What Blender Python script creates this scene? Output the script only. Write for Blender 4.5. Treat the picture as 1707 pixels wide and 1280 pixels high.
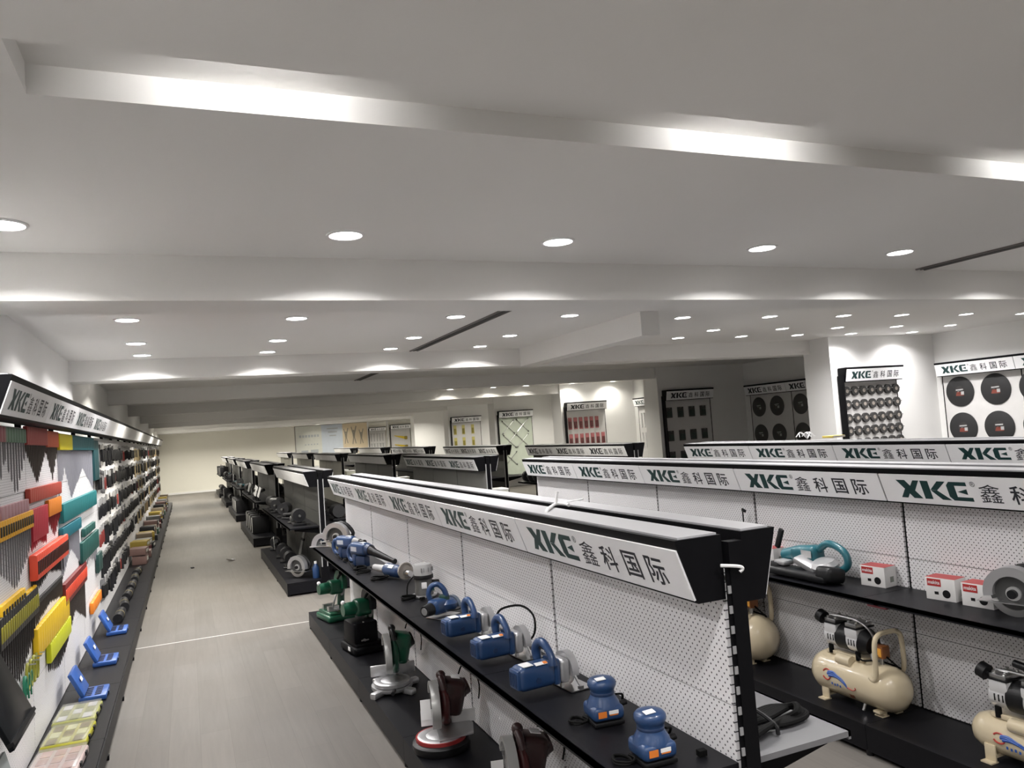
import bpy, bmesh, math, random
from mathutils import Matrix, Vector, Euler
random.seed(7)
for o in list(bpy.data.objects): bpy.data.objects.remove(o)
S = bpy.context.scene
COL = S.collection
PI = math.pi
EYE = 1.81                                   # camera height above the floor
# ---------------------------------------------------------------- camera, world, exposure
cd = bpy.data.cameras.new('camera'); cam = bpy.data.objects.new('camera', cd); COL.objects.link(cam)
cd.sensor_width = 36; cd.lens = 1292.0/1707*36; cd.clip_start = .05; cd.clip_end = 200
R_ = ((0.91990898, -0.04384189, 0.3896734), (-0.38562664, 0.07911419, 0.91925679), (-0.07113065, -0.99590102, 0.05587125))
m = Matrix(((R_[0][0], -R_[0][1], -R_[0][2], 0), (R_[1][0], -R_[1][1], -R_[1][2], 0), (R_[2][0], -R_[2][1], -R_[2][2], EYE), (0, 0, 0, 1)))
q = m.to_quaternion(); q.normalize()
cam.rotation_mode = 'QUATERNION'; cam.rotation_quaternion = q; cam.location = (0, 0, EYE)
S.camera = cam
w = bpy.data.worlds.new('world'); S.world = w; w.use_nodes = True
w.node_tree.nodes['Background'].inputs[0].default_value = (.05, .05, .055, 1)
w.node_tree.nodes['Background'].inputs[1].default_value = .2
S.view_settings.view_transform = 'Standard'; S.view_settings.look = 'None'
S.view_settings.exposure = 2.7; S.view_settings.gamma = 1
S.cycles.use_denoising = True
S.cycles.max_bounces = 6; S.cycles.diffuse_bounces = 4; S.cycles.glossy_bounces = 3; S.cycles.transmission_bounces = 4
S.cycles.sample_clamp_indirect = 6
LAMP = 3.3                                   # watts of one downlight
COOL = (1, .975, .96); WARM = (1, .955, .85)

# ---------------------------------------------------------------- materials
MATS = {}
def mat(name, col=(.5, .5, .5), rough=.5, metal=0.0, var=.06, scale=8, emit=None, alpha=None, trans=0, coat=0, spec=.5):
    if name in MATS: return MATS[name]
    M = bpy.data.materials.new(name); M.use_nodes = True; nt = M.node_tree; b = nt.nodes['Principled BSDF']
    c = tuple(col)+(1,)
    b.inputs['Base Color'].default_value = c; b.inputs['Roughness'].default_value = rough; b.inputs['Metallic'].default_value = metal
    b.inputs['Specular IOR Level'].default_value = spec
    if coat: b.inputs['Coat Weight'].default_value = coat
    if trans: b.inputs['Transmission Weight'].default_value = trans
    if alpha is not None: b.inputs['Alpha'].default_value = alpha
    if emit:
        b.inputs['Emission Color'].default_value = tuple(emit[0])+(1,); b.inputs['Emission Strength'].default_value = emit[1]
    if var:
        tc = nt.nodes.new('ShaderNodeTexCoord'); n = nt.nodes.new('ShaderNodeTexNoise'); n.inputs['Scale'].default_value = scale
        n.inputs['Detail'].default_value = 3
        mx = nt.nodes.new('ShaderNodeMix'); mx.data_type = 'RGBA'
        mx.inputs[6].default_value = tuple(x*(1-var) for x in col)+(1,); mx.inputs[7].default_value = tuple(min(1, x*(1+var)) for x in col)+(1,)
        nt.links.new(tc.outputs['Object'], n.inputs['Vector']); nt.links.new(n.outputs['Fac'], mx.inputs[0]); nt.links.new(mx.outputs[2], b.inputs['Base Color'])
    MATS[name] = M; return M

def pegboard(name, col, hole):
    M = mat(name, col, .5, 0, 0); nt = M.node_tree; b = nt.nodes['Principled BSDF']
    tc = nt.nodes.new('ShaderNodeTexCoord')
    def lat(off):
        def vm(op, a, v=None):
            n = nt.nodes.new('ShaderNodeVectorMath'); n.operation = op; nt.links.new(a, n.inputs[0])
            if v: n.inputs[1].default_value = v
            return n
        n = vm('MULTIPLY', tc.outputs['Object'], (0, 1/.025, 1/.027)); n = vm('ADD', n.outputs[0], (0, off, off)); n = vm('FRACTION', n.outputs[0])
        n = vm('SUBTRACT', n.outputs[0], (0, .5, .5)); n = vm('MULTIPLY', n.outputs[0], (0, .025, .027)); n = vm('LENGTH', n.outputs[0])
        return n.outputs['Value']
    mn = nt.nodes.new('ShaderNodeMath'); mn.operation = 'MINIMUM'; nt.links.new(lat(0), mn.inputs[0]); nt.links.new(lat(.5), mn.inputs[1])
    lt = nt.nodes.new('ShaderNodeMath'); lt.operation = 'LESS_THAN'; lt.inputs[1].default_value = .0031; nt.links.new(mn.outputs[0], lt.inputs[0])
    mx = nt.nodes.new('ShaderNodeMix'); mx.data_type = 'RGBA'; mx.inputs[6].default_value = tuple(col)+(1,); mx.inputs[7].default_value = tuple(hole)+(1,)
    nt.links.new(lt.outputs[0], mx.inputs[0]); nt.links.new(mx.outputs[2], b.inputs['Base Color'])
    return M

PEG = pegboard('white_pegboard', (.76, .75, .76), (.06, .06, .065))
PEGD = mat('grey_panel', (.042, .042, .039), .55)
PEGM = mat('grey_panel_mid', (.17, .17, .163), .55); PEGW = mat('grey_panel_farlit', (.34, .33, .29), .55)  # PEGW: grey panel, far lamp light put into a paler colour
BLACK = mat('black_steel', (.004, .004, .005), .5, 0, .2, spec=.10)
BLACKM = mat('black_laminate', (.007, .007, .009), .42, 0, .15, 30, spec=.16)
DARKP = mat('black_plastic', (.008, .008, .009), .42, spec=.3)
RUBBER = mat('black_rubber', (.004, .004, .004), .7, spec=.12)
COVER = mat('grey_cover', (.38, .38, .395), .4, 0, .03)
FACE = mat('sign_white', (.9, .9, .915), .35, 0, .01)
GREENL = mat('logo_green', (.005, .040, .040), .45)
INK = mat('ink_black', (.02, .022, .03), .5)
WHITE = mat('white_paint', (.82, .815, .80), .6, 0, .02, 2)
CEIL = mat('ceiling_paint', (.80, .79, .77), .75, 0, .02, 1)
WPLAS = mat('white_plastic', (.8, .8, .8), .4)
STEEL = mat('bright_steel', (.62, .62, .62), .28, 1, .08)
ALU = mat('cast_aluminium', (.50, .50, .51), .42, .75, .08)
GREY = mat('grey_plastic', (.20, .20, .20), .45)
LGREY = mat('light_grey_plastic', (.42, .42, .42), .45)
BLUE = mat('blue_plastic', (.016, .048, .135), .34, 0, .08, coat=.2)
BLUEC = mat('case_blue', (.03, .10, .36), .38, coat=.2)
TEAL = mat('teal_plastic', (.012, .11, .14), .36, coat=.2)
GREENP = mat('machine_green', (.006, .075, .038), .34, coat=.3)
MAROON = mat('machine_maroon', (.075, .012, .012), .38)
RED = mat('red_print', (.42, .03, .03), .45)
ORANGE = mat('orange_print', (.62, .2, .02), .45)
CREAM = mat('cream_enamel', (.62, .53, .37), .22, 0, .04, coat=.5)
CLEAR = mat('clear_plastic', (.5, .5, .5), .15, 0, 0, trans=.6, alpha=.2)
COPPER = mat('brown_rust', (.20, .07, .03), .6)
GLASSB = mat('screen_black', (.006, .007, .009), .3, 0, 0, spec=.2)
CARTON = mat('white_carton', (.74, .73, .72), .55)
YEL = mat('yellow_plastic', (.72, .52, .02), .4)

def floor_mat():
    M = mat('wood_floor', (.5, .48, .45), .5, 0, 0, spec=.25); nt = M.node_tree; b = nt.nodes['Principled BSDF']; L = nt.links.new
    tc = nt.nodes.new('ShaderNodeTexCoord'); mp = nt.nodes.new('ShaderNodeMapping'); mp.inputs['Rotation'].default_value = (0, 0, PI/2)
    L(tc.outputs['Object'], mp.inputs[0])
    br = nt.nodes.new('ShaderNodeTexBrick'); br.inputs['Color1'].default_value = (.128, .119, .108, 1); br.inputs['Color2'].default_value = (.145, .135, .123, 1)
    br.inputs['Mortar'].default_value = (.10, .093, .083, 1); br.inputs['Scale'].default_value = 1; br.inputs['Brick Width'].default_value = 1.22; br.inputs['Row Height'].default_value = .18
    br.inputs['Mortar Size'].default_value = .0012; L(mp.outputs[0], br.inputs['Vector'])
    m2 = nt.nodes.new('ShaderNodeMapping'); m2.inputs['Scale'].default_value = (26, 1.6, 1); L(tc.outputs['Object'], m2.inputs[0])
    n = nt.nodes.new('ShaderNodeTexNoise'); n.inputs['Scale'].default_value = 1; n.inputs['Detail'].default_value = 5; n.inputs['Roughness'].default_value = .65; n.inputs['Distortion'].default_value = .6; L(m2.outputs[0], n.inputs['Vector'])
    rp = nt.nodes.new('ShaderNodeValToRGB'); rp.color_ramp.elements[0].position = .3; rp.color_ramp.elements[0].color = (.90, .90, .90, 1); rp.color_ramp.elements[1].position = .7; rp.color_ramp.elements[1].color = (1.05, 1.05, 1.05, 1)
    L(n.outputs['Fac'], rp.inputs[0])
    n2 = nt.nodes.new('ShaderNodeTexNoise'); n2.inputs['Scale'].default_value = 1.1; n2.inputs['Detail'].default_value = 2; L(tc.outputs['Object'], n2.inputs['Vector'])
    rp2 = nt.nodes.new('ShaderNodeValToRGB'); rp2.color_ramp.elements[0].position = .3; rp2.color_ramp.elements[0].color = (.92, .90, .88, 1); rp2.color_ramp.elements[1].position = .7; rp2.color_ramp.elements[1].color = (1.03, 1.04, 1.05, 1)
    L(n2.outputs['Fac'], rp2.inputs[0])
    mx = nt.nodes.new('ShaderNodeMix'); mx.data_type = 'RGBA'; mx.blend_type = 'MULTIPLY'; mx.inputs[0].default_value = 1; L(br.outputs['Color'], mx.inputs[6]); L(rp.outputs[0], mx.inputs[7])
    mx2 = nt.nodes.new('ShaderNodeMix'); mx2.data_type = 'RGBA'; mx2.blend_type = 'MULTIPLY'; mx2.inputs[0].default_value = 1; L(mx.outputs[2], mx2.inputs[6]); L(rp2.outputs[0], mx2.inputs[7])
    L(mx2.outputs[2], b.inputs['Base Color'])
    return M
FLOOR = floor_mat()

# ---------------------------------------------------------------- mesh helpers
class MB:
    """collects shapes into ONE mesh; i = material slot"""
    def __init__(s): s.bm = bmesh.new()
    def _fin(s, geom_faces, i):
        for f in geom_faces: f.material_index = i
    def box(s, c, size, i=0, rot=None, bev=0, seg=2):
        M = Matrix.Translation(c) @ (Euler(rot).to_matrix().to_4x4() if rot else Matrix()) @ Matrix.Diagonal((*size, 1))
        g = bmesh.ops.create_cube(s.bm, size=1, matrix=M); vs = g['verts']
        fs = {f for v in vs for f in v.link_faces}
        if bev:
            es = list({e for v in vs for e in v.link_edges})
            r = bmesh.ops.bevel(s.bm, geom=es, offset=bev, segments=seg, affect='EDGES', profile=.5)
            fs = {f for f in fs if f.is_valid} | set(r['faces'])
        s._fin(fs, i); return s
    def cyl(s, p0, p1, r0, r1=None, i=0, seg=16):
        p0, p1 = Vector(p0), Vector(p1); r1 = r0 if r1 is None else r1; d = p1-p0
        M = Matrix.Translation((p0+p1)/2) @ d.to_track_quat('Z', 'Y').to_matrix().to_4x4()
        g = bmesh.ops.create_cone(s.bm, cap_ends=True, segments=seg, radius1=max(r0, 1e-5), radius2=max(r1, 1e-5), depth=d.length, matrix=M)
        s._fin({f for v in g['verts'] for f in v.link_faces}, i); return s
    def ball(s, c, r, i=0, seg=16):
        r = (r, r, r) if isinstance(r, (int, float)) else r
        g = bmesh.ops.create_uvsphere(s.bm, u_segments=seg, v_segments=max(6, seg//2), radius=1, matrix=Matrix.Translation(c) @ Matrix.Diagonal((*r, 1)))
        s._fin({f for v in g['verts'] for f in v.link_faces}, i); return s
    def lathe(s, prof, M=None, i=0, seg=24):
        """prof: (radius, height) pairs around local z"""
        M = M or Matrix(); rings = []
        for r, z in prof:
            if r < 1e-6: rings.append([s.bm.verts.new(M @ Vector((0, 0, z)))])
            else: rings.append([s.bm.verts.new(M @ Vector((r*math.cos(2*PI*k/seg), r*math.sin(2*PI*k/seg), z))) for k in range(seg)])
        fs = []
        for a, b in zip(rings, rings[1:]):
            for k in range(seg):
                k2 = (k+1) % seg
                if len(a) == 1 and len(b) == 1: continue
                if len(a) == 1: fs.append(s.bm.faces.new((a[0], b[k2], b[k])))
                elif len(b) == 1: fs.append(s.bm.faces.new((a[k], a[k2], b[0])))
                else: fs.append(s.bm.faces.new((a[k], a[k2], b[k2], b[k])))
        for rr in (rings[0], rings[-1]):
            if len(rr) > 1: fs.append(s.bm.faces.new(rr))
        s._fin(fs, i); return s
    def prism(s, poly, a, b, M=None, i=0):
        """poly in local xy extruded from z=a to z=b, then M"""
        M = M or Matrix()
        lo = [s.bm.verts.new(M @ Vector((x, y, a))) for x, y in poly]; hi = [s.bm.verts.new(M @ Vector((x, y, b))) for x, y in poly]
        n = len(poly); fs = [s.bm.faces.new(lo[::-1]), s.bm.faces.new(hi)]
        for k in range(n): fs.append(s.bm.faces.new((lo[k], lo[(k+1) % n], hi[(k+1) % n], hi[k])))
        s._fin(fs, i); return s
    def tube(s, pts, r, i=0, seg=8, smooth=4, closed=False):
        P = [Vector(p) for p in pts]
        if smooth > 1:
            Q = []; n = len(P)
            for k in range(n if closed else n-1):
                if closed: p0, p1, p2, p3 = P[k-1], P[k], P[(k+1) % n], P[(k+2) % n]
                else: p0, p1, p2, p3 = P[max(k-1, 0)], P[k], P[k+1], P[min(k+2, n-1)]
                for j in range(smooth):
                    t = j/smooth
                    Q.append(.5*((2*p1)+(-p0+p2)*t+(2*p0-5*p1+4*p2-p3)*t*t+(-p0+3*p1-3*p2+p3)*t**3))
            if not closed: Q.append(P[-1])
            P = Q
        n = len(P); rings = []; up = None
        for k, p in enumerate(P):
            d = (P[(k+1) % n]-P[k-1]) if closed else (P[min(k+1, n-1)]-P[max(k-1, 0)])
            if d.length < 1e-9: d = Vector((0, 0, 1))
            d.normalize()
            if up is None: up = d.orthogonal().normalized()
            u = (up-d*up.dot(d))
            u = u.normalized() if u.length > 1e-6 else d.orthogonal().normalized()
            up = u; v = d.cross(u)
            rr = r(k/(n-1)) if callable(r) else r
            rings.append([s.bm.verts.new(p+rr*(u*math.cos(2*PI*j/seg)+v*math.sin(2*PI*j/seg))) for j in range(seg)])
        fs = []
        for k in range(n if closed else n-1):
            a, b = rings[k], rings[(k+1) % n]
            for j in range(seg): fs.append(s.bm.faces.new((a[j], a[(j+1) % seg], b[(j+1) % seg], b[j])))
        if not closed: fs += [s.bm.faces.new(rings[0][::-1]), s.bm.faces.new(rings[-1])]
        s._fin(fs, i); return s
    def mesh(s, name, mats, smooth=True):
        bmesh.ops.recalc_face_normals(s.bm, faces=s.bm.faces)
        me = bpy.data.meshes.new(name); s.bm.to_mesh(me); s.bm.free()
        for M in (mats if isinstance(mats, (list, tuple)) else [mats]): me.materials.append(M)
        if smooth:
            me.polygons.foreach_set('use_smooth', [True]*len(me.polygons)); me.set_sharp_from_angle(angle=math.radians(38))
        return me

def B(c, size, bev=0, rot=None): return MB().box(c, size, 0, rot, bev)
def obj(name, mb, mats=None, parent=None, loc=None, rz=None, label=None, kind=None):
    me = mb.mesh(name, mats) if isinstance(mb, MB) else mb
    o = bpy.data.objects.new(name, me); COL.objects.link(o)
    if parent: o.parent = parent
    if loc: o.location = loc
    if rz: o.rotation_euler.z = rz
    if label: o['label'] = label
    if kind: o['kind'] = kind
    return o
def tag(o, label, cat, group=None):
    o['label'] = label; o['category'] = cat
    if group: o['group'] = group
    return o
def thing(name, label, cat, loc=(0, 0, 0), rz=0, group=None):
    o = bpy.data.objects.new(name, None); COL.objects.link(o); o.empty_display_size = .05
    o.location = loc; o.rotation_euler = (0, 0, rz)
    return tag(o, label, cat, group)
KIDS = {}
def copy_thing(src, loc, rz=0, label=None, group=None, scale=None):
    """a copy of a thing with copies of its parts and their sub-parts"""
    def rec(o, par):
        c = o.copy(); COL.objects.link(c)
        if par: c.parent = par
        for ch in kids(o): rec(ch, c)
        return c
    r = rec(src, None); r.location = loc; r.rotation_euler = (0, 0, rz)
    if scale: r.scale = (scale, scale, scale)
    if label: r['label'] = label
    if group: r['group'] = group
    return r
def kids(o):
    if o.name not in KIDS: KIDS[o.name] = [c for c in bpy.data.objects if c.parent == o]
    return KIDS[o.name]
def struct(name, mb, mats): return obj(name, mb, mats, kind='structure')
RX = lambda a: Matrix.Rotation(a, 4, 'X')
RY = lambda a: Matrix.Rotation(a, 4, 'Y')
RZ = lambda a: Matrix.Rotation(a, 4, 'Z')
T = lambda *a: Matrix.Translation(a)
YZ = Matrix(((0, 0, 1, 0), (1, 0, 0, 0), (0, 1, 0, 0), (0, 0, 0, 1)))   # local xy -> world yz, extrusion along x

# ---------------------------------------------------------------- the room
CZ = EYE+1.0                                  # ceiling
XL, XR, YB, YF = -1.08, 10.95, -6.0, 35.8
struct('floor', B(((XL+XR)/2, (YB+YF)/2, -.05), (XR-XL+.4, YF-YB+.4, .1)), FLOOR)
struct('floor_joint', B((1.0, 8.2, .0012), (4.0, .012, .002), rot=(0, 0, math.radians(8.5)) if False else None), mat('joint_white', (.66, .64, .62), .4))
struct('wall_left', B((XL-.1, (YB+YF)/2, 1.5), (.2, YF-YB+.4, 3.4)), WHITE)
struct('wall_right', B((XR+.1, (YB+YF)/2, 1.5), (.2, YF-YB+.4, 3.4)), WHITE)
struct('wall_far', B(((XL+XR)/2, YF+.1, 1.5), (XR-XL, .2, 3.4)), mat('cream_wall', (.80, .78, .70), .6, 0, .015, 2))
struct('wall_near', B(((XL+XR)/2, YB-.1, 1.5), (XR-XL, .2, 3.4)), WHITE)
CV0, CV1, CX0, CX1 = 2.08, 2.39, -.36, 6.2     # long light slot in the ceiling
c = MB()
def plate(x0, x1, y0, y1, z=CZ, th=.02, mb=c): mb.box(((x0+x1)/2, (y0+y1)/2, z+th/2), (x1-x0, y1-y0, th))
plate(XL, XR, YB, CV0); plate(XL, XR, CV1, YF); plate(XL, CX0, CV0, CV1); plate(CX1, XR, CV0, CV1)
struct('ceiling', c, CEIL)
c = MB(); H2 = .085
c.box(((CX0+CX1)/2, 2.07, CZ+H2+.01), (CX1-CX0+.04, .72, .02)); c.box(((CX0+CX1)/2, CV1+.01, CZ+H2/2+.01), (CX1-CX0+.04, .02, H2-.02))
c.box(((CX0+CX1)/2, 1.72, CZ+H2/2+.01), (CX1-CX0+.04, .02, H2-.02))
for x in (CX0-.01, CX1+.01): c.box((x, 2.055, CZ+H2/2+.01), (.02, .65, H2-.02))
struct('ceiling_cove', c, mat('cove_white', (.80, .79, .77), .6, 0, .01))
c = MB(); BZ = EYE+.765
def beam(name, x0, x1, y0, y1, z0=BZ, z1=CZ+.005):
    struct(name, B(((x0+x1)/2, (y0+y1)/2, (z0+z1)/2), (x1-x0, y1-y0, z1-z0)), CEIL)
beam('beam_1', XL, 5.05, 4.255, 4.66); beam('beam_2', 5.05, XR, 4.255, 4.52)
beam('beam_3', XL, 9.03, 9.04, 9.4, EYE+.785)
beam('beam_4', 3.97, 4.17, 6.17, 9.04, EYE+.77)
for k, y in enumerate((13.3, 17.7, 22.3, 26.95, 31.5)): beam('beam_%d' % (5+k), XL, 8.79, y, y+.2, EYE+.78)
beam('beam_10', XL, XR, 34.2, YF, EYE+.74)
for k, y in enumerate((8.67, 13.24, 17.65, 22.28, 26.91, 31.5)):    # fin walls of the alcoves on the right
    struct('wall_fin_%d' % (k+1), B(((8.78+XR)/2, y+.26, CZ/2), (XR-8.78, .52, CZ)), WHITE)
struct('trim_1', B((XL+.015, 6.5, 1.24), (.03, 5.0, 2.48)), WHITE)
struct('baseboard_far', B((4.5, YF-.008, .04), (11, .016, .08)), WHITE)
def vent(x, y0, y1, label):
    t = thing('ceiling_vent', label, 'vent', (x, (y0+y1)/2, CZ)); L = y1-y0
    obj('frame', MB().box((-.045, 0, -.006), (.015, L, .012)).box((.045, 0, -.006), (.015, L, .012)), mat('vent_grey', (.16, .15, .145), .5), t)
    obj('grille', MB().box((0, 0, -.003), (.075, L, .006)).box((0, 0, -.007), (.008, L, .006)), mat('vent_dark', (.06, .057, .055), .6), t)
vent(2.55, 4.7, 8.95, 'long dark linear air slot in the lit ceiling between the two cross beams')
vent(5.3, 2.6, 4.24, 'dark linear air slot in the near ceiling at the right edge')
vent(2.75, 11.6, 13.28, 'short dark air slot in the unlit ceiling beyond the second beam')

# ---------------------------------------------------------------- lamps
def lampmat(name, col, k):
    M = bpy.data.materials.new(name); M.use_nodes = True; nt = M.node_tree; nt.nodes.clear()
    e = nt.nodes.new('ShaderNodeEmission'); e.inputs[0].default_value = tuple(col)+(1,); e.inputs[1].default_value = k
    o = nt.nodes.new('ShaderNodeOutputMaterial'); nt.links.new(e.outputs[0], o.inputs[0]); return M
def make_downlight(M, col, k):
    l = bpy.data.lights.new('downlight_beam', 'AREA'); l.shape = 'DISK'; l.size = .15; l.spread = math.radians(143); l.energy = k; l.color = col
    t = thing('downlight', '', 'ceiling light')
    obj('trim_ring', MB().lathe([(.078, -.001), (.094, -.001), (.092, -.007), (.080, -.009), (.078, -.004)], seg=28), WPLAS, t)
    obj('diffuser', MB().lathe([(0, -.004), (.078, -.004), (.078, -.001), (0, -.001)], seg=28), M, t)
    o = bpy.data.objects.new('beam_light', l); COL.objects.link(o); o.parent = t; o.location = (0, 0, -.012)
    return t
def row(src, y, xs, what, z=CZ, g='downlights'):
    global first
    for k, x in enumerate(xs):
        place = ORD[k] if k < len(ORD) else 'last'
        lab = '%s round downlight from the left %s' % (place, what)
        if src not in USED: USED.append(src); src.location = (x, y, z); src['label'] = lab; src['group'] = g
        else: copy_thing(src, (x, y, z), 0, lab, g)
ORD = ['first', 'second', 'third', 'fourth', 'fifth', 'sixth', 'seventh', 'eighth', 'ninth', 'tenth', 'eleventh', 'twelfth']
USED = []
DL = make_downlight(lampmat('lamp_cool', COOL, 6), COOL, LAMP); DW = make_downlight(lampmat('lamp_warm', WARM, 6), WARM, LAMP*1.15); DF = make_downlight(lampmat('lamp_far', WARM, 6), WARM, LAMP*2.9)
DR = make_downlight(lampmat('lamp_right', COOL, 6), COOL, LAMP*.62)
DP = make_downlight(lampmat('lamp_poster', WARM, 6), WARM, LAMP*.22); DQ = make_downlight(lampmat('lamp_fin', WARM, 6), WARM, LAMP*.5)
DA = make_downlight(lampmat('lamp_aisle', WARM, 6), WARM, LAMP*2.4)
row(DL, 3.75, (-.665, .762, 1.923, 3.334, 4.512, 6.0, 7.4, 8.8, 10.2), 'in the nearest ceiling bay', g='near ceiling downlights')
row(DL, 6.35, (-.365, .857, 2.207, 3.321), 'in the front row between the two beams', g='middle bay downlights')
row(DL, 7.71, (-.38, .854, 2.207, 3.284), 'in the middle row between the two beams', g='middle bay downlights')
row(DL, 8.65, (-.376, .844, 2.193, 3.287), 'in the rear row between the two beams', g='middle bay downlights')
row(DR, 6.57, (4.73, 5.86, 6.92, 7.83, 8.93, 9.98), 'in the front row of the right hand ceiling', g='right ceiling downlights')
row(DR, 7.6, (5.9, 6.96, 7.88, 8.94, 9.98), 'in the second row of the right hand ceiling', g='right ceiling downlights')
row(DR, 8.3, (5.88, 6.89, 7.86, 8.85, 10.07), 'in the rear row of the right hand ceiling', g='right ceiling downlights')
row(DQ, 17.36, (5.77, 6.86, 7.72, 8.99, 10.18), 'in the far row over the alcove with red packs', g='far alcove downlights')
row(DW, 20.6, (6.5, 7.8, 9.3, 10.3), 'over the alcove with crossed wrenches', g='far alcove downlights')
row(DW, 25.0, (5.0, 7.8, 9.3, 10.3), 'over the alcove with yellow packs', g='far alcove downlights')
row(DF, 30.0, (-.3, 1.5, 3.3, 5.1, 7.0, 8.9), 'in the last full bay before the far wall', g='far end downlights')
row(DF, 33.2, (-.3, 1.5, 3.3, 5.1, 7.0, 8.9), 'in the bay along the far wall', g='far end downlights')
row(DP, 35.1, (5.4, 6.5), 'under the low soffit above the far wall poster', EYE+.74, g='poster downlights')
row(DL, 1.0, (-.6, .8, 2.2, 3.6, 5.0, 6.4, 7.8, 9.2), 'in the added fill row above the viewer', g='added fill downlights')  # unseen row, added as fill for the near end
row(DL, -1.5, (-.6, .8, 2.2, 3.6, 5.0, 6.4, 7.8, 9.2), 'in the added fill row behind the viewer', g='added fill downlights')  # another unseen fill row, added behind the camera
row(DA, 10.7, (-.3, .5, 4.8), 'unseen above the aisle in the otherwise dark bay', g='aisle downlights')  # behind the beam; the right-hand lamp is added to brighten the sign row
row(DA, 15.0, (.0, 4.8, 7.2, 9.6), 'unseen above the aisle two bays beyond', g='aisle downlights')  # unseen; right-hand lamps added to lift the signs and alcove wall
row(DA, 19.6, (.0, .6, 4.8), 'unseen above the aisle three bays beyond', g='aisle downlights')  # unseen; right-hand lamp added to brighten the sign row
row(DA, 24.4, (.0, .6, 4.8), 'unseen above the aisle four bays beyond', g='aisle downlights')  # unseen; last lamp added for the sign row
CT = lampmat('lamp_tube', COOL, 70)
for k, x in enumerate((.24, 2.02, 3.8, 5.5)):
    t = thing('cove_lamp', '%s short tube lamp from the left hidden in the ceiling light slot' % ORD[k], 'ceiling light', (x, 1.95, CZ+.02), 0, 'slot lamps')
    obj('tube', MB().cyl((-.06, -.03, .035), (.06, -.03, .035), .013), CT, t)
    obj('light_baffle', MB().box((0, 0, .004), (.20, .14, .008)).box((-.095, 0, .033), (.01, .14, .06)).box((.095, 0, .033), (.01, .14, .06)).box((0, -.065, .033), (.18, .01, .06)), DARKP, t)  # unseen walls, shaped to narrow the tube light into patches

# ---------------------------------------------------------------- lettering of the signs
def text_mesh(body, size, off=.0):
    cu = bpy.data.curves.new('t', 'FONT'); cu.body = body; cu.size = size; cu.offset = off; cu.resolution_u = 3
    o = bpy.data.objects.new('t', cu); COL.objects.link(o); bpy.context.view_layer.update()
    me = bpy.data.meshes.new_from_object(o); bpy.data.objects.remove(o)
    vs = [(v.co.x, v.co.y) for v in me.vertices]; fs = [list(p.vertices) for p in me.polygons]; bpy.data.meshes.remove(me)
    return vs, fs
def lay(bm, vs, fs, x0, y0, w, h, i, M):
    ax = min(v[0] for v in vs); bx = max(v[0] for v in vs); ay = min(v[1] for v in vs); by = max(v[1] for v in vs)
    nv = [bm.verts.new(M @ Vector((x0+(v[0]-ax)/(bx-ax)*w, y0+(v[1]-ay)/(by-ay)*h, 0))) for v in vs]
    for f in fs:
        try: bm.faces.new([nv[k] for k in f]).material_index = i
        except ValueError: pass
XKE = [[(0, 1), (.52, 1), (1.28, 0), (.76, 0)], [(.02, 0), (.40, 0), (.66, .36), (.46, .62)], [(.72, .64), (.92, .38), (1.34, 1), (1.0, 1)],
       [(1.40, 1), (1.84, 1), (1.84, 0), (1.40, 0)], [(1.86, .52), (2.36, 1), (2.80, 1), (2.22, .5)], [(1.86, .50), (2.22, .5), (2.86, 0), (2.36, 0)],
       [(2.80, .80), (2.98, 1), (3.86, 1), (3.86, .80)], [(2.80, .80), (3.22, .80), (3.22, .20), (2.80, .2)], [(2.80, .2), (4.0, .2), (4.0, 0), (2.98, 0)],
       [(3.30, .48), (3.80, .64), (3.80, .34)]]
GL = {ch: text_mesh(ch, 1, 0 if ch in '鑫®' else .012) for ch in '鑫科国际®'}
def lettering(W=1.2, H=.185):
    """signage in local xy (x right, y up, centre of the face = 0)"""
    bm = bmesh.new(); x0 = -W/2+.105; I = Matrix()
    sx, sy = .41/4, .098
    for p in XKE:
        f = bm.faces.new([bm.verts.new((x0+u*sx, -.049+v*sy, 0)) for u, v in p]); f.material_index = 0
    lay(bm, *GL['®'], x0+.415, .028, .026, .026, 1, I)
    for ch, a, wd in (('鑫', .45, .108), ('科', .602, .10), ('国', .752, .096), ('际', .892, .102)):
        lay(bm, *GL[ch], x0+a, -.050, wd, .092, 1, I)
    bmesh.ops.recalc_face_normals(bm, faces=bm.faces)
    for f in bm.faces:
        if f.normal.z < 0: f.normal_flip()
    me = bpy.data.meshes.new('lettering'); bm.to_mesh(me); bm.free(); me.materials.append(GREENL); me.materials.append(INK); return me
LET = lettering()
LETB = LET.copy(); LETB.materials[0] = INK

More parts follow.
